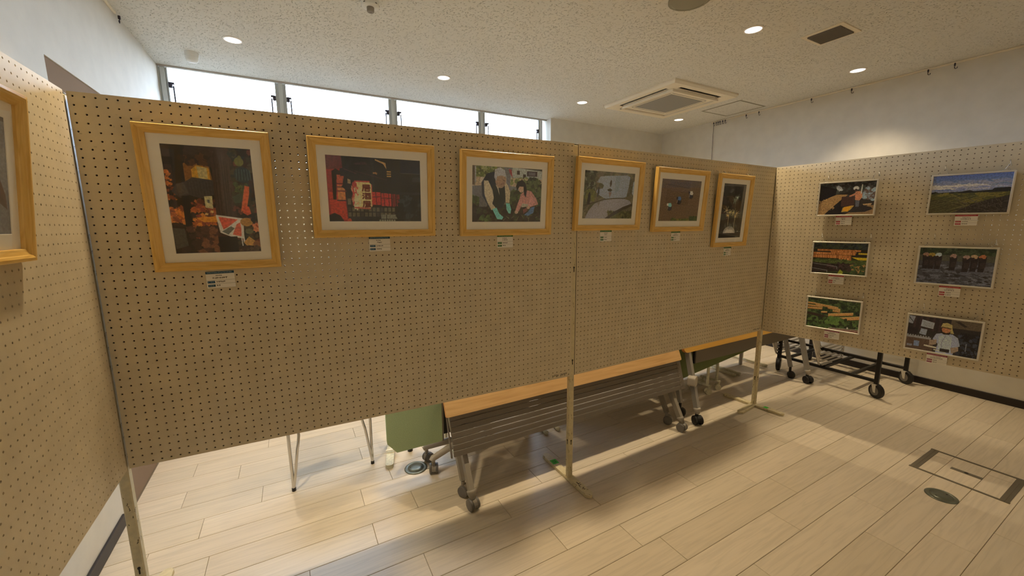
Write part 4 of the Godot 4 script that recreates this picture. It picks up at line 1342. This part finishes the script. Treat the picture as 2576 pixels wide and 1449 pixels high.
# ------------------------------------------------------------------ things on the ceiling and walls
func build_ceiling_things() -> void:
	var where := [["at the window row, beside the doorway wall", "at the window row, second from the doorway wall", "at the window row, between windows and air conditioner", "in the corner beside the air conditioner"], ["over the corner of the lantern panel", "over the middle of the lantern panel", "between the speaker and the square vent", "over the cream wall with picture hooks"], ["far behind the camera, first of its row", "far behind the camera, second of its row", "far behind the camera, third of its row", "far behind the camera, fourth of its row"]]
	for j in 3:
		for i in 4:
			downlight(LAMP_X[i], LAMP_Z[j], "round white recessed downlight " + where[j][i])
	# cassette air conditioner
	var t := thing("ceiling_air_conditioner", "square cream cassette air conditioner with dark outlet slots", "air conditioner", at(4.115, HC, -1.36))
	var st := new_st()
	var h := 0.465
	# bevelled outer tray
	st.set_smooth_group(-1)
	var lo := 0.452
	for s in 4:
		var b := Basis(Vector3.UP, PI * 0.5 * s)
		face(st, [b * Vector3(-h, 0, h), b * Vector3(h, 0, h), b * Vector3(h, -0.014, h), b * Vector3(-h, -0.014, h)], Vector3(0, -0.003, 0))
		face(st, [b * Vector3(-h, -0.014, h), b * Vector3(h, -0.014, h), b * Vector3(lo, -0.034, lo), b * Vector3(-lo, -0.034, lo)], Vector3(0, 0.2, 0))
		# lower face, mitred at the corners, with an opening for the outlet slot
		var z0 := 0.395
		var z1 := 0.345
		var sl := 0.30
		for q in [[-lo, lo, lo, lo, z0, z0, -z0, z0], [-z0, z0, -sl, z0, -sl, z1, -z1, z1], [sl, z0, z0, z0, z1, z1, sl, z1], [-z1, z1, z1, z1, 0.285, 0.285, -0.285, 0.285]]:
			face(st, [b * Vector3(q[0], -0.034, q[1]), b * Vector3(q[2], -0.034, q[3]), b * Vector3(q[4], -0.034, q[5]), b * Vector3(q[6], -0.034, q[7])], Vector3(0, 1, 0))
	piece("panel", st, mats["ac panel"], t)
	for s in 4:
		var b := Transform3D(Basis(Vector3.UP, PI * 0.5 * s), Vector3.ZERO)
		st = new_st()
		span(st, Vector3(-0.30, -0.012, 0.345), Vector3(0.30, -0.008, 0.395), 0, b)
		piece("outlet_slot", st, mats["dark slot"], t)
		st = new_st()
		box(st, Vector3(0, -0.030, 0.352), Vector3(0.585, 0.004, 0.012), 0.001, b * at(0, 0, 0, 0, 0, 0))
		piece("louvre", st, mats["ac panel"], t)
		st = new_st()
		box(st, Vector3(0, -0.045, 0.326), Vector3(0.666 if s % 2 == 0 else 0.638, 0.022, 0.014), 0.002, b)
		piece("grille_rim", st, mats["ac panel"], t)
	st = new_st()
	span(st, Vector3(-0.31, -0.043, -0.31), Vector3(0.31, -0.033, 0.31), 0.003)
	piece("intake_grille", st, mats["ac panel"], t)
	st = new_st()
	span(st, Vector3(-0.235, -0.0445, -0.235), Vector3(0.235, -0.0425, 0.235))
	piece("intake_filter", st, mats["ac filter"], t)
	for s in [-1, 1]:
		st = new_st()
		box(st, Vector3(s * 0.262, -0.0432, 0.0), Vector3(0.006, 0.0012, 0.5))
		box(st, Vector3(0, -0.0432, s * 0.262), Vector3(0.5, 0.0012, 0.006))
		piece("grille_groove", st, mats["vent slat"], t)
	# access hatch: two thin frames with a dark joint
	t = thing("ceiling_access_hatch", "square flush access hatch outlined beside the air conditioner", "hatch", at(5.035, HC, -1.243))
	var half := 0.222
	for s in 4:
		var b := Transform3D(Basis(Vector3.UP, PI * 0.5 * s), Vector3.ZERO)
		st = new_st()
		box(st, Vector3(0, -0.0015, half), Vector3(half * 2 + (0.016 if s % 2 == 0 else -0.016), 0.003, 0.016), 0.0, b)
		piece("hatch_frame", st, mats["speaker mesh"], t)
	st = new_st()
	box(st, Vector3(0, -0.001, 0), Vector3(half * 2 - 0.018, 0.002, half * 2 - 0.018))
	piece("hatch_board", st, mats["ceiling board"], t)
	# square vent
	t = thing("ceiling_vent", "square ceiling vent with dark slats and cream rim", "vent", at(3.908, HC, 0.168))
	for s in 4:
		var b := Transform3D(Basis(Vector3.UP, PI * 0.5 * s), Vector3.ZERO)
		st = new_st()
		box(st, Vector3(0, -0.003, 0.112), Vector3(0.252 if s % 2 == 0 else 0.196, 0.006, 0.028), 0.001, b)
		piece("rim", st, mats["ac panel"], t)
	st = new_st()
	span(st, Vector3(-0.1, -0.0016, -0.1), Vector3(0.1, -0.0004, 0.1))
	piece("dark_throat", st, mats["dark slot"], t)
	for k in 11:
		st = new_st()
		box(st, Vector3.ZERO, Vector3(0.003, 0.012, 0.198), 0.0005, at(-0.088 + k * 0.0176, -0.009, 0, 0, 0, 28))
		piece("slat", st, mats["vent slat"], t)
	# speaker
	t = thing("ceiling_speaker", "round grey ceiling speaker cut by the top edge", "speaker", at(2.675, HC, -0.005))
	st = new_st()
	lathe(st, [Vector2(0.118, 0), Vector2(0.118, -0.008), Vector2(0.112, -0.012), Vector2(0.1, -0.012)], 40)
	piece("rim", st, mats["speaker mesh"], t)
	st = new_st()
	lathe(st, [Vector2(0.1, -0.011), Vector2(0.06, -0.014), Vector2(0, -0.015)], 40)
	piece("grille", st, mats["speaker mesh"], t)
	# smoke detector and presence sensor
	t = thing("smoke_detector", "white smoke detector on the ceiling beside the window", "smoke detector", at(0.01, HC, -2.235))
	st = new_st()
	lathe(st, [Vector2(0.043, 0), Vector2(0.043, -0.03), Vector2(0.041, -0.033), Vector2(0.038, -0.034)], 32)
	piece("base", st, mats["white plastic"], t)
	st = new_st()
	lathe(st, [Vector2(0.039, -0.033), Vector2(0.039, -0.05), Vector2(0.035, -0.06), Vector2(0.026, -0.067), Vector2(0, -0.069)], 32)
	piece("dome", st, mats["white plastic"], t)
	t = thing("presence_sensor", "round ceiling sensor with a lens knob, at the top edge", "sensor", at(1.058, HC, -0.905))
	st = new_st()
	lathe(st, [Vector2(0.05, 0), Vector2(0.05, -0.026), Vector2(0.046, -0.031), Vector2(0.02, -0.031)], 32)
	piece("base", st, mats["white plastic"], t)
	st = new_st()
	lathe(st, [Vector2(0.021, -0.03), Vector2(0.0205, -0.052), Vector2(0.018, -0.056), Vector2(0.008, -0.057), Vector2(0.006, -0.054), Vector2(0, -0.054)], 24)
	piece("lens_knob", st, mats["grey plastic"], t)
	for a in [-50, 30, 75]:
		st = new_st()
		box(st, Vector3(0, -0.02, 0.0502), Vector3(0.012, 0.004, 0.002), 0.0004, at(0, 0, 0, a))
		piece("slit", st, mats["dark slot"], t)
	# picture rails
	for e in [[RX - 0.012, -1.74, 2.4, "slim picture rail along the top of the cream wall"], [LX, -1.73, 1.2, "slim picture rail along the top of the white doorway wall"]]:
		st = new_st()
		span(st, Vector3(e[0], HC - 0.016, e[1]), Vector3(e[0] + 0.012, HC - 0.001, e[2]), 0.002)
		var o := piece(numbered("picture_rail"), st, mats["ac panel"], self)
		tag(o, e[3], "picture rail")
	var zs := [-1.70, -1.665, -1.64, -1.615, -1.58, -1.545, -1.285, -1.138, -0.607, -0.267, 0.261, 0.417]
	for k in zs.size():
		rail_hook(Vector3(RX - 0.018, HC - 0.016, zs[k]), "small rail hook high on the cream wall, number %s from the corner" % ["one", "two", "three", "four", "five", "six", "seven", "eight", "nine", "ten", "eleven", "twelve"][k])
	rail_hook(Vector3(LX + 0.018, HC - 0.016, -1.75), "small rail hook on the white doorway wall, near the top edge")
	st = new_st()
	tube(st, [Vector3(RX - 0.018, HC - 0.05, -1.70), Vector3(RX - 0.012, 1.6, -1.695)], 0.0022, 6)
	var wr := piece("hanging_wire", st, mats["dark fitting"], self)
	tag(wr, "thin wire hanging down the cream wall from a rail hook", "wire")

func rail_hook(p: Vector3, label: String) -> void:
	var st := new_st()
	box(st, Vector3(0, -0.008, 0), Vector3(0.012, 0.022, 0.009), 0.002)
	tube(st, [Vector3(0, -0.016, 0), Vector3(0, -0.034, 0), Vector3(0, -0.042, 0.006), Vector3(0, -0.040, 0.014), Vector3(0, -0.030, 0.016)], 0.0024, 6)
	var o := piece(numbered("rail_hook"), st, mats["dark fitting"], self, Transform3D(Basis.IDENTITY, p))
	tag(o, label, "hook", "picture rail hooks")

# ------------------------------------------------------------------ furniture behind the panels
# swivel caster; its origin is the top of the stem
func caster(parent: Node, p: Vector3, r: float, yaw: float, body: Material, tread: Material, hood := true) -> void:
	var xf := at(p.x, 0, p.z, yaw)
	var st := new_st()
	tube(st, [Vector3(0, p.y, 0), Vector3(0, r * 1.9, 0)], r * 0.34, 12)
	if hood:
		# half shell over the twin wheels
		var pts := PackedVector2Array()
		for k in 9:
			var a := PI * (-0.06 + 1.12 * k / 8)
			pts.append(Vector2(cos(a), sin(a)) * r * 1.06)
		for k in 9:
			var a := PI * (1.06 - 1.12 * k / 8)
			pts.append(Vector2(cos(a), sin(a)) * r * 0.86)
		prism(st, pts, -r * 0.36, r * 0.36, at(-r * 0.35, r, 0))
		box(st, Vector3(-r * 0.35, r, 0), Vector3(r * 0.5, r * 1.5, r * 0.2), r * 0.05)
	else:
		for s in [-1, 1]:
			prism(st, PackedVector2Array([Vector2(-r * 0.3, r * 1.9), Vector2(r * 0.35, r * 1.9), Vector2(-r * 0.05, r * 0.8), Vector2(-r * 0.35, r * 0.8)]), s * r * 0.36 - 0.0015, s * r * 0.36 + 0.0015)
		box(st, Vector3(0, r * 1.9, 0), Vector3(r * 0.75, 0.006, r * 0.8), 0.001)
	var c := piece("caster", st, body, parent, xf)
	for s in ([-1, 1] if hood else [0]):
		st = new_st()
		var w := r * 0.62 if not hood else r * 0.5
		lathe(st, [Vector2(0, -w * 0.5), Vector2(r * 0.62, -w * 0.5), Vector2(r * 0.7, -w * 0.46), Vector2(r * 0.95, -w * 0.42), Vector2(r, -w * 0.28), Vector2(r, w * 0.28), Vector2(r * 0.95, w * 0.42), Vector2(r * 0.7, w * 0.46), Vector2(r * 0.62, w * 0.5), Vector2(0, w * 0.5)], 22, at(-r * 0.35 if hood else -r * 0.15, r, s * r * 0.62, 0, 90), false)
		piece("wheel", st, tread, c)
		if not hood:
			st = new_st()
			lathe(st, [Vector2(0, -w * 0.53), Vector2(r * 0.6, -w * 0.53), Vector2(r * 0.6, w * 0.53), Vector2(0, w * 0.53)], 20, at(-r * 0.15, r, 0, 0, 90), false)
			piece("hub", st, mats["wheel grey"], c)

# flip-top training table, top tipped up; origin on the floor under the middle of the lower edge of the top
func flip_table(xf: Transform3D, label: String, amber: bool, black: bool) -> Node3D:
	var t := thing("flip_top_table", label, "table", xf, "folded training tables")
	var w := 1.752 if not amber else 1.66
	var y0 := 0.472 if not amber else 0.512
	var st := new_st()
	var tilt := at(0, y0, 0, 0, -24 if not amber else -12)
	prism(st, rounded(w - 0.004, 0.438, 0.008 if not amber else 0.034, 6), -0.026, -0.0015, tilt * at(0, 0.219, 0))
	piece("edge_band", st, mats["edge band"], t)
	st = new_st()
	prism(st, rounded(w, 0.44, 0.010 if not amber else 0.036, 6), -0.002, 0.0, tilt * at(0, 0.22, 0))
	piece("table_top", st, mats["table amber"] if amber else mats["table oak"], t)
	if not amber:
		# lapped slats of the modesty panel, swung forward at the foot
		var a := Vector3(0, y0 - 0.004, -0.03)
		var b := Vector3(0, 0.268, 0.030)
		for k in 7:
			var p := a.lerp(b, k / 7.0)
			var q := a.lerp(b, (k + 1) / 7.0)
			var d := (q - p)
			var ang := rad_to_deg(atan2(d.z, -d.y))
			st = new_st()
			box(st, Vector3.ZERO, Vector3(w - 0.035, d.length() - 0.002, 0.007), 0.0008, at(0.005, (p.y + q.y) * 0.5, (p.z + q.z) * 0.5 + 0.0005, 0, -ang + 7.0))
			piece("slat", st, mats["modesty grey"], t)
		for s in [-1, 1]:
			st = new_st()
			box(st, Vector3.ZERO, Vector3(0.008 if s < 0 else 0.045, 0.215, 0.012), 0.003, at(s * (w * 0.5 - 0.010), (a.y + b.y) * 0.5, (a.z + b.z) * 0.5 - 0.002, 0, -rad_to_deg(atan2(b.z - a.z, a.y - b.y))))
			piece("end_cap", st, mats["modesty grey"], t)
	else:
		st = new_st()
		box(st, Vector3(0.045, 0.465, -0.034), Vector3(1.42, 0.13, 0.012), 0.002)
		piece("modesty_panel", st, mats["modesty grey"], t)
		st = new_st()
		box(st, Vector3(0.045 - 0.71 - 0.008, 0.465, -0.036), Vector3(0.012, 0.13, 0.02), 0.002)
		piece("panel_edge", st, mats["black plastic"], t)
	var lm: Material = mats["leg grey"] if amber else mats["grey plastic"]
	for s in [-1, 1]:
		var lx: float = s * (w * 0.5 - 0.088) if not amber else (-0.77 if s < 0 else 0.754)
		# front and rear legs of an inverted V
		var fb := Vector3(lx, 0.082, 0.088) if not amber else Vector3(lx, 0.105, 0.085)
		var ft := Vector3(lx, 0.58, -0.20) if not amber else Vector3(lx, 0.62, -0.05)
		st = new_st()
		var dir := (ft - fb)
		var lxf := Transform3D(Basis(Vector3.RIGHT, dir.normalized(), Vector3.RIGHT.cross(dir.normalized())), fb)
		prism(st, rounded(0.026, dir.length(), 0.004, 2), -0.018, 0.018, lxf * at(0, dir.length() * 0.5, 0))
		piece("leg", st, lm, t)
		st = new_st()
		lathe(st, [Vector2(0.0, -0.03), Vector2(0.013, -0.028), Vector2(0.024, 0.006), Vector2(0.024, 0.016), Vector2(0.012, 0.018)], 14, lxf)
		piece("leg_end", st, mats["light grey"] if amber else lm, t)
		st = new_st()
		var back := Vector3(0, 0, -0.118 if not amber else -0.142)
		prism(st, rounded(0.024, dir.length(), 0.004, 2), -0.015, 0.015, Transform3D(lxf.basis, lxf.origin + back) * at(0, dir.length() * 0.5, 0))
		piece("leg", st, lm, t)
		var rb := fb + back
		caster(t, fb, 0.0305 if not amber else 0.034, 100.0 if not amber else 68.0, mats["grey plastic"] if not black else mats["black plastic"], mats["wheel grey"] if not black else mats["black plastic"])
		caster(t, rb, 0.0305, 120.0, mats["grey plastic"] if not black else mats["black plastic"], mats["wheel grey"] if not black else mats["black plastic"])
		if amber and s < 0:
			st = new_st()
			prism(st, rounded(0.062, 0.07, 0.018, 4), -0.026, 0.026, at(lx - 0.018, 0.315, 0.045, 20))
			piece("clamp_box", st, mats["light grey"], t)
	st = new_st()
	tube(st, [Vector3(-w * 0.5 + 0.1, 0.56, -0.2), Vector3(w * 0.5 - 0.1, 0.56, -0.2)], 0.018, 10)
	piece("cross_beam", st, lm, t)
	return t

func build_furniture() -> void:
	# front training table and the ones nested behind it
	flip_table(at(2.031, 0, -0.088), "oak training table with grey slatted panel and grey casters, in front", false, false)
	flip_table(at(3.77, 0, -0.092), "amber rounded table with flat grey panel and black casters", true, true)
	# green board on a rolling stand
	var gx := at(3.62, 0, -0.285, 8.2)
	var t := thing("rolling_green_board", "dull green board on a pale rolling stand behind the amber table", "board", gx)
	var st := new_st()
	box(st, Vector3(0.02, 0.455, 0), Vector3(1.26, 0.39, 0.02), 0.003)
	piece("board", st, mats["green board"], t)
	for s in [-1, 1]:
		st = new_st()
		tube(st, [Vector3(s * 0.08, 0.64, -0.03), Vector3(s * 0.08, 0.075, -0.03)], 0.012, 8)
		piece("upright", st, mats["foot cream"], t)
		st = new_st()
		tube(st, [Vector3(s * 0.08, 0.075, -0.17), Vector3(s * 0.08, 0.075, 0.0)], 0.012, 8)
		piece("foot_bar", st, mats["foot cream"], t)
		for z in [-0.15, -0.01]:
			caster(t, Vector3(s * 0.08, 0.07, z), 0.025, -40.0, mats["foot cream"], mats["foot cream"])
	# plain long tables whose tops shade the floor behind the front ones
	for e in [[2.24, 1.74, "plain long table standing behind the slatted training table"], [3.86, 1.44, "plain long table standing behind the amber rounded table"]]:
		t = thing("long_table", e[2], "table", at(e[0], 0, -0.43), "plain long tables")
		st = new_st()
		box(st, Vector3(0, 0.70, 0), Vector3(e[1], 0.025, 0.36), 0.004)
		piece("table_top", st, mats["light grey"], t)
		for sx in [-1, 1]:
			st = new_st()
			tube(st, [Vector3(sx * (e[1] * 0.5 - 0.1), 0.0, -0.16), Vector3(sx * (e[1] * 0.5 - 0.1), 0.69, -0.16)], 0.016, 10)
			piece("leg", st, mats["leg grey"], t)
	# screens stored behind the tables; their feet show
	screen(1.34, 1.975, -0.66, "grey folding screen behind the slatted table, by the green chair")
	screen(2.075, 4.105, -0.66, "wide grey screen on pale feet behind both rows of tables")
	screen(4.175, 4.62, -0.66, "narrow grey screen on pale feet behind the chair dolly")
	# spare stand with a rope knot
	t = thing("spare_panel_stand", "spare cream stand with a rope knot, foot beside the green chair", "panel stand", at(0.99, 0, -0.712, -14.3))
	st = new_st()
	prism(st, rounded(0.046, 0.34, 0.02, 6), 0.0, 0.022, Transform3D(Basis(Vector3.RIGHT, Vector3.BACK, Vector3.UP), Vector3(0, 0.001, 0)))
	piece("foot", st, mats["foot cream"], t)
	st = new_st()
	span(st, Vector3(-0.0145, 0.02, -0.135), Vector3(0.0145, 1.1, -0.105), 0.003)
	piece("post", st, mats["stand paint"], t)
	st = new_st()
	tube(st, [Vector3(-0.026, 0.032, 0.02), Vector3(0.0, 0.036, 0.024), Vector3(0.026, 0.034, 0.018), Vector3(0.032, 0.024, 0.024), Vector3(0.044, 0.03, 0.03), Vector3(0.03, 0.044, 0.022)], 0.006, 8)
	piece("rope_knot", st, mats["mat card"], t)
	green_chair()
	chrome_chair()
	dolly()
	floor_fittings()
	st = new_st()
	tube(st, [Vector3(0, 0.001, 0), Vector3(0, 0.46, 0)], 0.016, 14)
	var o := piece("black_stool_leg", st, mats["black plastic"], self, at(1.106, 0, -0.68))
	tag(o, "black round leg standing behind the green chair", "leg")

func screen(x0: float, x1: float, z: float, label: String) -> void:
	var t := thing("folding_screen", label, "screen", at((x0 + x1) * 0.5, 0, z), "stored folding screens")
	var hx := (x1 - x0) * 0.5
	var st := new_st()
	box(st, Vector3(0, 0.77, 0), Vector3(hx * 2 - 0.03, 1.38, 0.02), 0.004)
	piece("screen_board", st, mats["light grey"], t)
	for s in [-1, 1]:
		st = new_st()
		tube(st, [Vector3(s * hx, 0.018, -0.16), Vector3(s * hx, 0.018, 0.24)], 0.012, 10)
		piece("foot", st, mats["foot cream"], t)
		st = new_st()
		lathe(st, [Vector2(0, -0.014), Vector2(0.014, -0.012), Vector2(0.0145, 0.012), Vector2(0, 0.014)], 12, at(s * hx, 0.016, 0.24, 0, 90))
		piece("foot_cap", st, mats["foot cream"], t)
		st = new_st()
		tube(st, [Vector3(s * hx, 0.02, 0), Vector3(s * hx, 1.47, 0)], 0.011, 10)
		piece("upright", st, mats["foot cream"], t)

func green_chair() -> void:
	var t := thing("green_nesting_chair", "green swivel chair with flipped seat and grey base by the tables", "chair", at(1.42, 0, -0.44))
	var st := new_st()
	prism(st, PackedVector2Array([Vector2(-0.155, 0.05), Vector2(-0.105, -0.012), Vector2(0.15, 0.0), Vector2(0.155, 0.01), Vector2(0.155, 0.4), Vector2(-0.155, 0.4)]), -0.02, 0.02, at(-0.342, 0.176, 0.01, -6))
	piece("seat", st, mats["green fabric"], t)
	st = new_st()
	prism(st, PackedVector2Array([Vector2(-0.13, 0.02), Vector2(0.17, -0.026), Vector2(0.172, 0.4), Vector2(-0.14, 0.4)]), -0.03, 0.0, at(-0.336, 0.176, -0.014, -6))
	piece("seat_shell", st, mats["grey plastic"], t)
	st = new_st()
	span(st, Vector3(-0.175, 0.165, -0.07), Vector3(0.01, 0.6, -0.04), 0.006)
	piece("back_shell", st, mats["black plastic"], t)
	st = new_st()
	tube(st, [Vector3(0, 0.06, 0), Vector3(0, 0.42, 0)], 0.024, 14)
	piece("column", st, mats["grey plastic"], t)
	for k in 4:
		var a := deg_to_rad([164.7, 194.4, 80.0, 40.0][k])
		var d := Vector3(cos(a), 0, -sin(a))
		var rr := 0.265
		st = new_st()
		tube(st, [Vector3(0, 0.125, 0), d * rr * 0.55 + Vector3(0, 0.118, 0), d * rr + Vector3(0, 0.098, 0), d * (rr + 0.012) + Vector3(0, 0.085, 0)], 0.022, 10, Transform3D.IDENTITY, 0.017)
		piece("base_arm", st, mats["light grey"], t)
		caster(t, d * rr + Vector3(0, 0.095, 0), 0.029, [200.0, 250.0, 30.0, 80.0, 120.0][k], mats["grey plastic"], mats["wheel grey"])

func chrome_chair() -> void:
	var t := thing("chrome_chair", "chrome legged chair standing alone under the lantern panel", "chair", at(0.66, 0, -0.63, 7.0))
	for s in [-1, 1]:
		var x: float = s * 0.212
		var st := new_st()
		tube(st, [Vector3(x, 0.012, 0.0), Vector3(x - s * -0.004, 0.44, -0.005)], 0.0085, 12)
		piece("leg", st, mats["chrome"], t)
		st = new_st()
		tube(st, [Vector3(x, 0.012, 0.0), Vector3(x - s * 0.012, 0.09, 0.008), Vector3(x - s * 0.034, 0.245, 0.012), Vector3(x - s * 0.04, 0.27, 0.01), Vector3(x - s * 0.047, 0.31, 0.0), Vector3(x - s * 0.047, 0.44, -0.02)], 0.0075, 12)
		piece("brace", st, mats["chrome"], t)
		st = new_st()
		tube(st, [Vector3(x, 0.0, 0), Vector3(x, 0.018, 0)], 0.0105, 12)
		piece("rubber_foot", st, mats["black plastic"], t)
		st = new_st()
		tube(st, [Vector3(x, 0.44, -0.005), Vector3(x, 0.45, -0.36), Vector3(x, 0.80, -0.44)], 0.0085, 10)
		piece("back_tube", st, mats["chrome"], t)
	var st2 := new_st()
	box(st2, Vector3(0, 0.462, -0.17), Vector3(0.43, 0.03, 0.38), 0.01)
	piece("seat", st2, mats["green fabric"], t)
	st2 = new_st()
	box(st2, Vector3(0, 0.70, -0.43), Vector3(0.42, 0.2, 0.025), 0.01)
	piece("backrest", st2, mats["green fabric"], t)

func dolly() -> void:
	var x0 := 4.66
	var x1 := 5.26
	var z0 := -0.32
	var z1 := 0.43
	var t := thing("chair_dolly", "black steel chair dolly on large wheels behind the silver frame panel", "trolley", at((x0 + x1) * 0.5, 0, (z0 + z1) * 0.5))
	var hx := (x1 - x0) * 0.5
	var hz := (z1 - z0) * 0.5
	var B: Material = mats["black steel"]
	for sx in [-1, 1]:
		for sz in [-1, 1]:
			var st := new_st()
			span(st, Vector3(sx * hx - 0.014, 0.115, sz * hz - 0.014), Vector3(sx * hx + 0.014, 0.52, sz * hz + 0.014), 0.002)
			piece("post", st, B, t)
			caster(t, Vector3(sx * hx, 0.118, sz * hz), 0.06, 62.0 if sz > 0 else 20.0, mats["steel wire"], mats["black plastic"], false)
		var st2 := new_st()
		span(st2, Vector3(sx * hx - 0.012, 0.128, -hz), Vector3(sx * hx + 0.012, 0.152, hz), 0.002)
		piece("low_rail", st2, B, t)
		st2 = new_st()
		span(st2, Vector3(sx * hx - 0.010, 0.30, -hz), Vector3(sx * hx + 0.010, 0.32, hz), 0.002)
		piece("upper_rail", st2, B, t)
	for sz in [-0.8, 0.0, 0.55]:
		var st3 := new_st()
		span(st3, Vector3(-hx, 0.131, sz * hz - 0.012), Vector3(hx, 0.155, sz * hz + 0.012), 0.002)
		piece("cross_rail", st3, B, t)
	# six chairs stacked on it
	var first: Node3D = null
	var tiers := ["lowest", "second lowest", "third from below", "third from the top", "second from the top", "topmost"]
	for k in 6:
		var p := at(4.60 - k * 0.002, 0.166 + k * 0.033, 0.04)
		if first == null:
			first = thing("stacked_chair", "", "chair", p, "chairs stacked on the dolly")
			for z in [0.0, -0.36]:
				var st4 := new_st()
				tube(st4, [Vector3(-0.25, 0.42, z), Vector3(-0.018, 0.035, z), Vector3(-0.002, 0.014, z), Vector3(0.02, 0.002, z), Vector3(0.05, 0.0, z), Vector3(0.40, 0.0, z), Vector3(0.43, 0.01, z), Vector3(0.44, 0.04, z), Vector3(0.36, 0.42, z)], 0.0085, 10)
				piece("side_frame", st4, mats["chrome"], first)
			var st5 := new_st()
			box(st5, Vector3(0.24, 0.432, -0.18), Vector3(0.40, 0.02, 0.40), 0.008)
			piece("seat", st5, mats["black plastic"], first)
			st5 = new_st()
			box(st5, Vector3(0.35, 0.66, -0.18), Vector3(0.016, 0.22, 0.38), 0.006)
			piece("backrest", st5, mats["black plastic"], first)
		else:
			var c: Node3D = first.duplicate()
			c.name = numbered("stacked_chair")
			add_child(c)
			c.transform = p
			tag(c, "", "chair", "chairs stacked on the dolly")
			c.set_meta("label", "chrome chair with black seat on the dolly, %s of the stack" % tiers[k])
	first.set_meta("label", "chrome chair with black seat on the dolly, lowest of the stack")

func floor_fittings() -> void:
	for e in [[1.087, -0.480, 0.066, "round grey floor outlet lid beside the green chair"], [3.433, 1.133, 0.064, "round grey floor outlet lid beside the rectangular hatch"]]:
		var t := thing("floor_outlet_lid", e[3], "floor outlet", at(e[0], 0, e[1]), "round floor outlet lids")
		var st := new_st()
		lathe(st, [Vector2(e[2], 0.0), Vector2(e[2], 0.002), Vector2(e[2] - 0.004, 0.005), Vector2(e[2] * 0.76, 0.0056), Vector2(e[2] * 0.74, 0.0044), Vector2(e[2] * 0.70, 0.0044)], 40)
		piece("rim", st, mats["outlet lid"], t)
		st = new_st()
		lathe(st, [Vector2(e[2] * 0.71, 0.003), Vector2(e[2] * 0.70, 0.0056), Vector2(e[2] * 0.2, 0.0062), Vector2(0, 0.0062)], 40)
		piece("lid", st, mats["outlet lid"], t)
		for s in [-1, 1]:
			st = new_st()
			lathe(st, [Vector2(0.004, 0.006), Vector2(0.003, 0.0068), Vector2(0, 0.0068)], 10, at(s * e[2] * 0.45, 0, s * e[2] * 0.2))
			piece("screw", st, mats["keyhole"], t)
	# rectangular access hatch
	var t := thing("floor_access_hatch", "rectangular floor hatch with a steel rim and sunk pull handle", "hatch", at(3.828, 0, 1.134, 90))
	var hw := 0.172
	var hd := 0.176
	for s in [-1, 1]:
		var st := new_st()
		span(st, Vector3(s * hw - 0.017, 0.0, -hd), Vector3(s * hw + 0.017, 0.0028, hd), 0.0006)
		box(st, Vector3(s * hw, 0.003, 0), Vector3(0.003, 0.002, hd * 2))
		piece("rim_side", st, mats["hatch steel"], t)
		st = new_st()
		span(st, Vector3(-hw - 0.02, 0.0, s * hd - 0.008), Vector3(hw + 0.02, 0.0024, s * hd + 0.008), 0.0006)
		piece("rim_side", st, mats["hatch steel"], t)
	var st2 := new_st()
	span(st2, Vector3(-0.062, 0.0, -0.014), Vector3(0.062, 0.0022, 0.014), 0.0006)
	var hp := piece("handle_plate", st2, mats["hatch steel"], t)
	st2 = new_st()
	lathe(st2, [Vector2(0.009, 0.002), Vector2(0.007, 0.0034), Vector2(0, 0.0034)], 14)
	piece("pull_ring", st2, mats["keyhole"], hp)

func _ready() -> void:
	setup_view()
	px = {
		"A": at(0, 0, 0, -2.2),
		"B": at(1.8313, 0, 0.0658, 0.75),
		"C": at(3.6314, 0, 0.0423, -82.56),
		"D": at(0, 0, 0, 90.57)}
	make_materials()
	build_room()
	build_windows()
	build_floor()
	build_panels()
	build_pictures()
	build_ceiling_things()
	build_furniture()
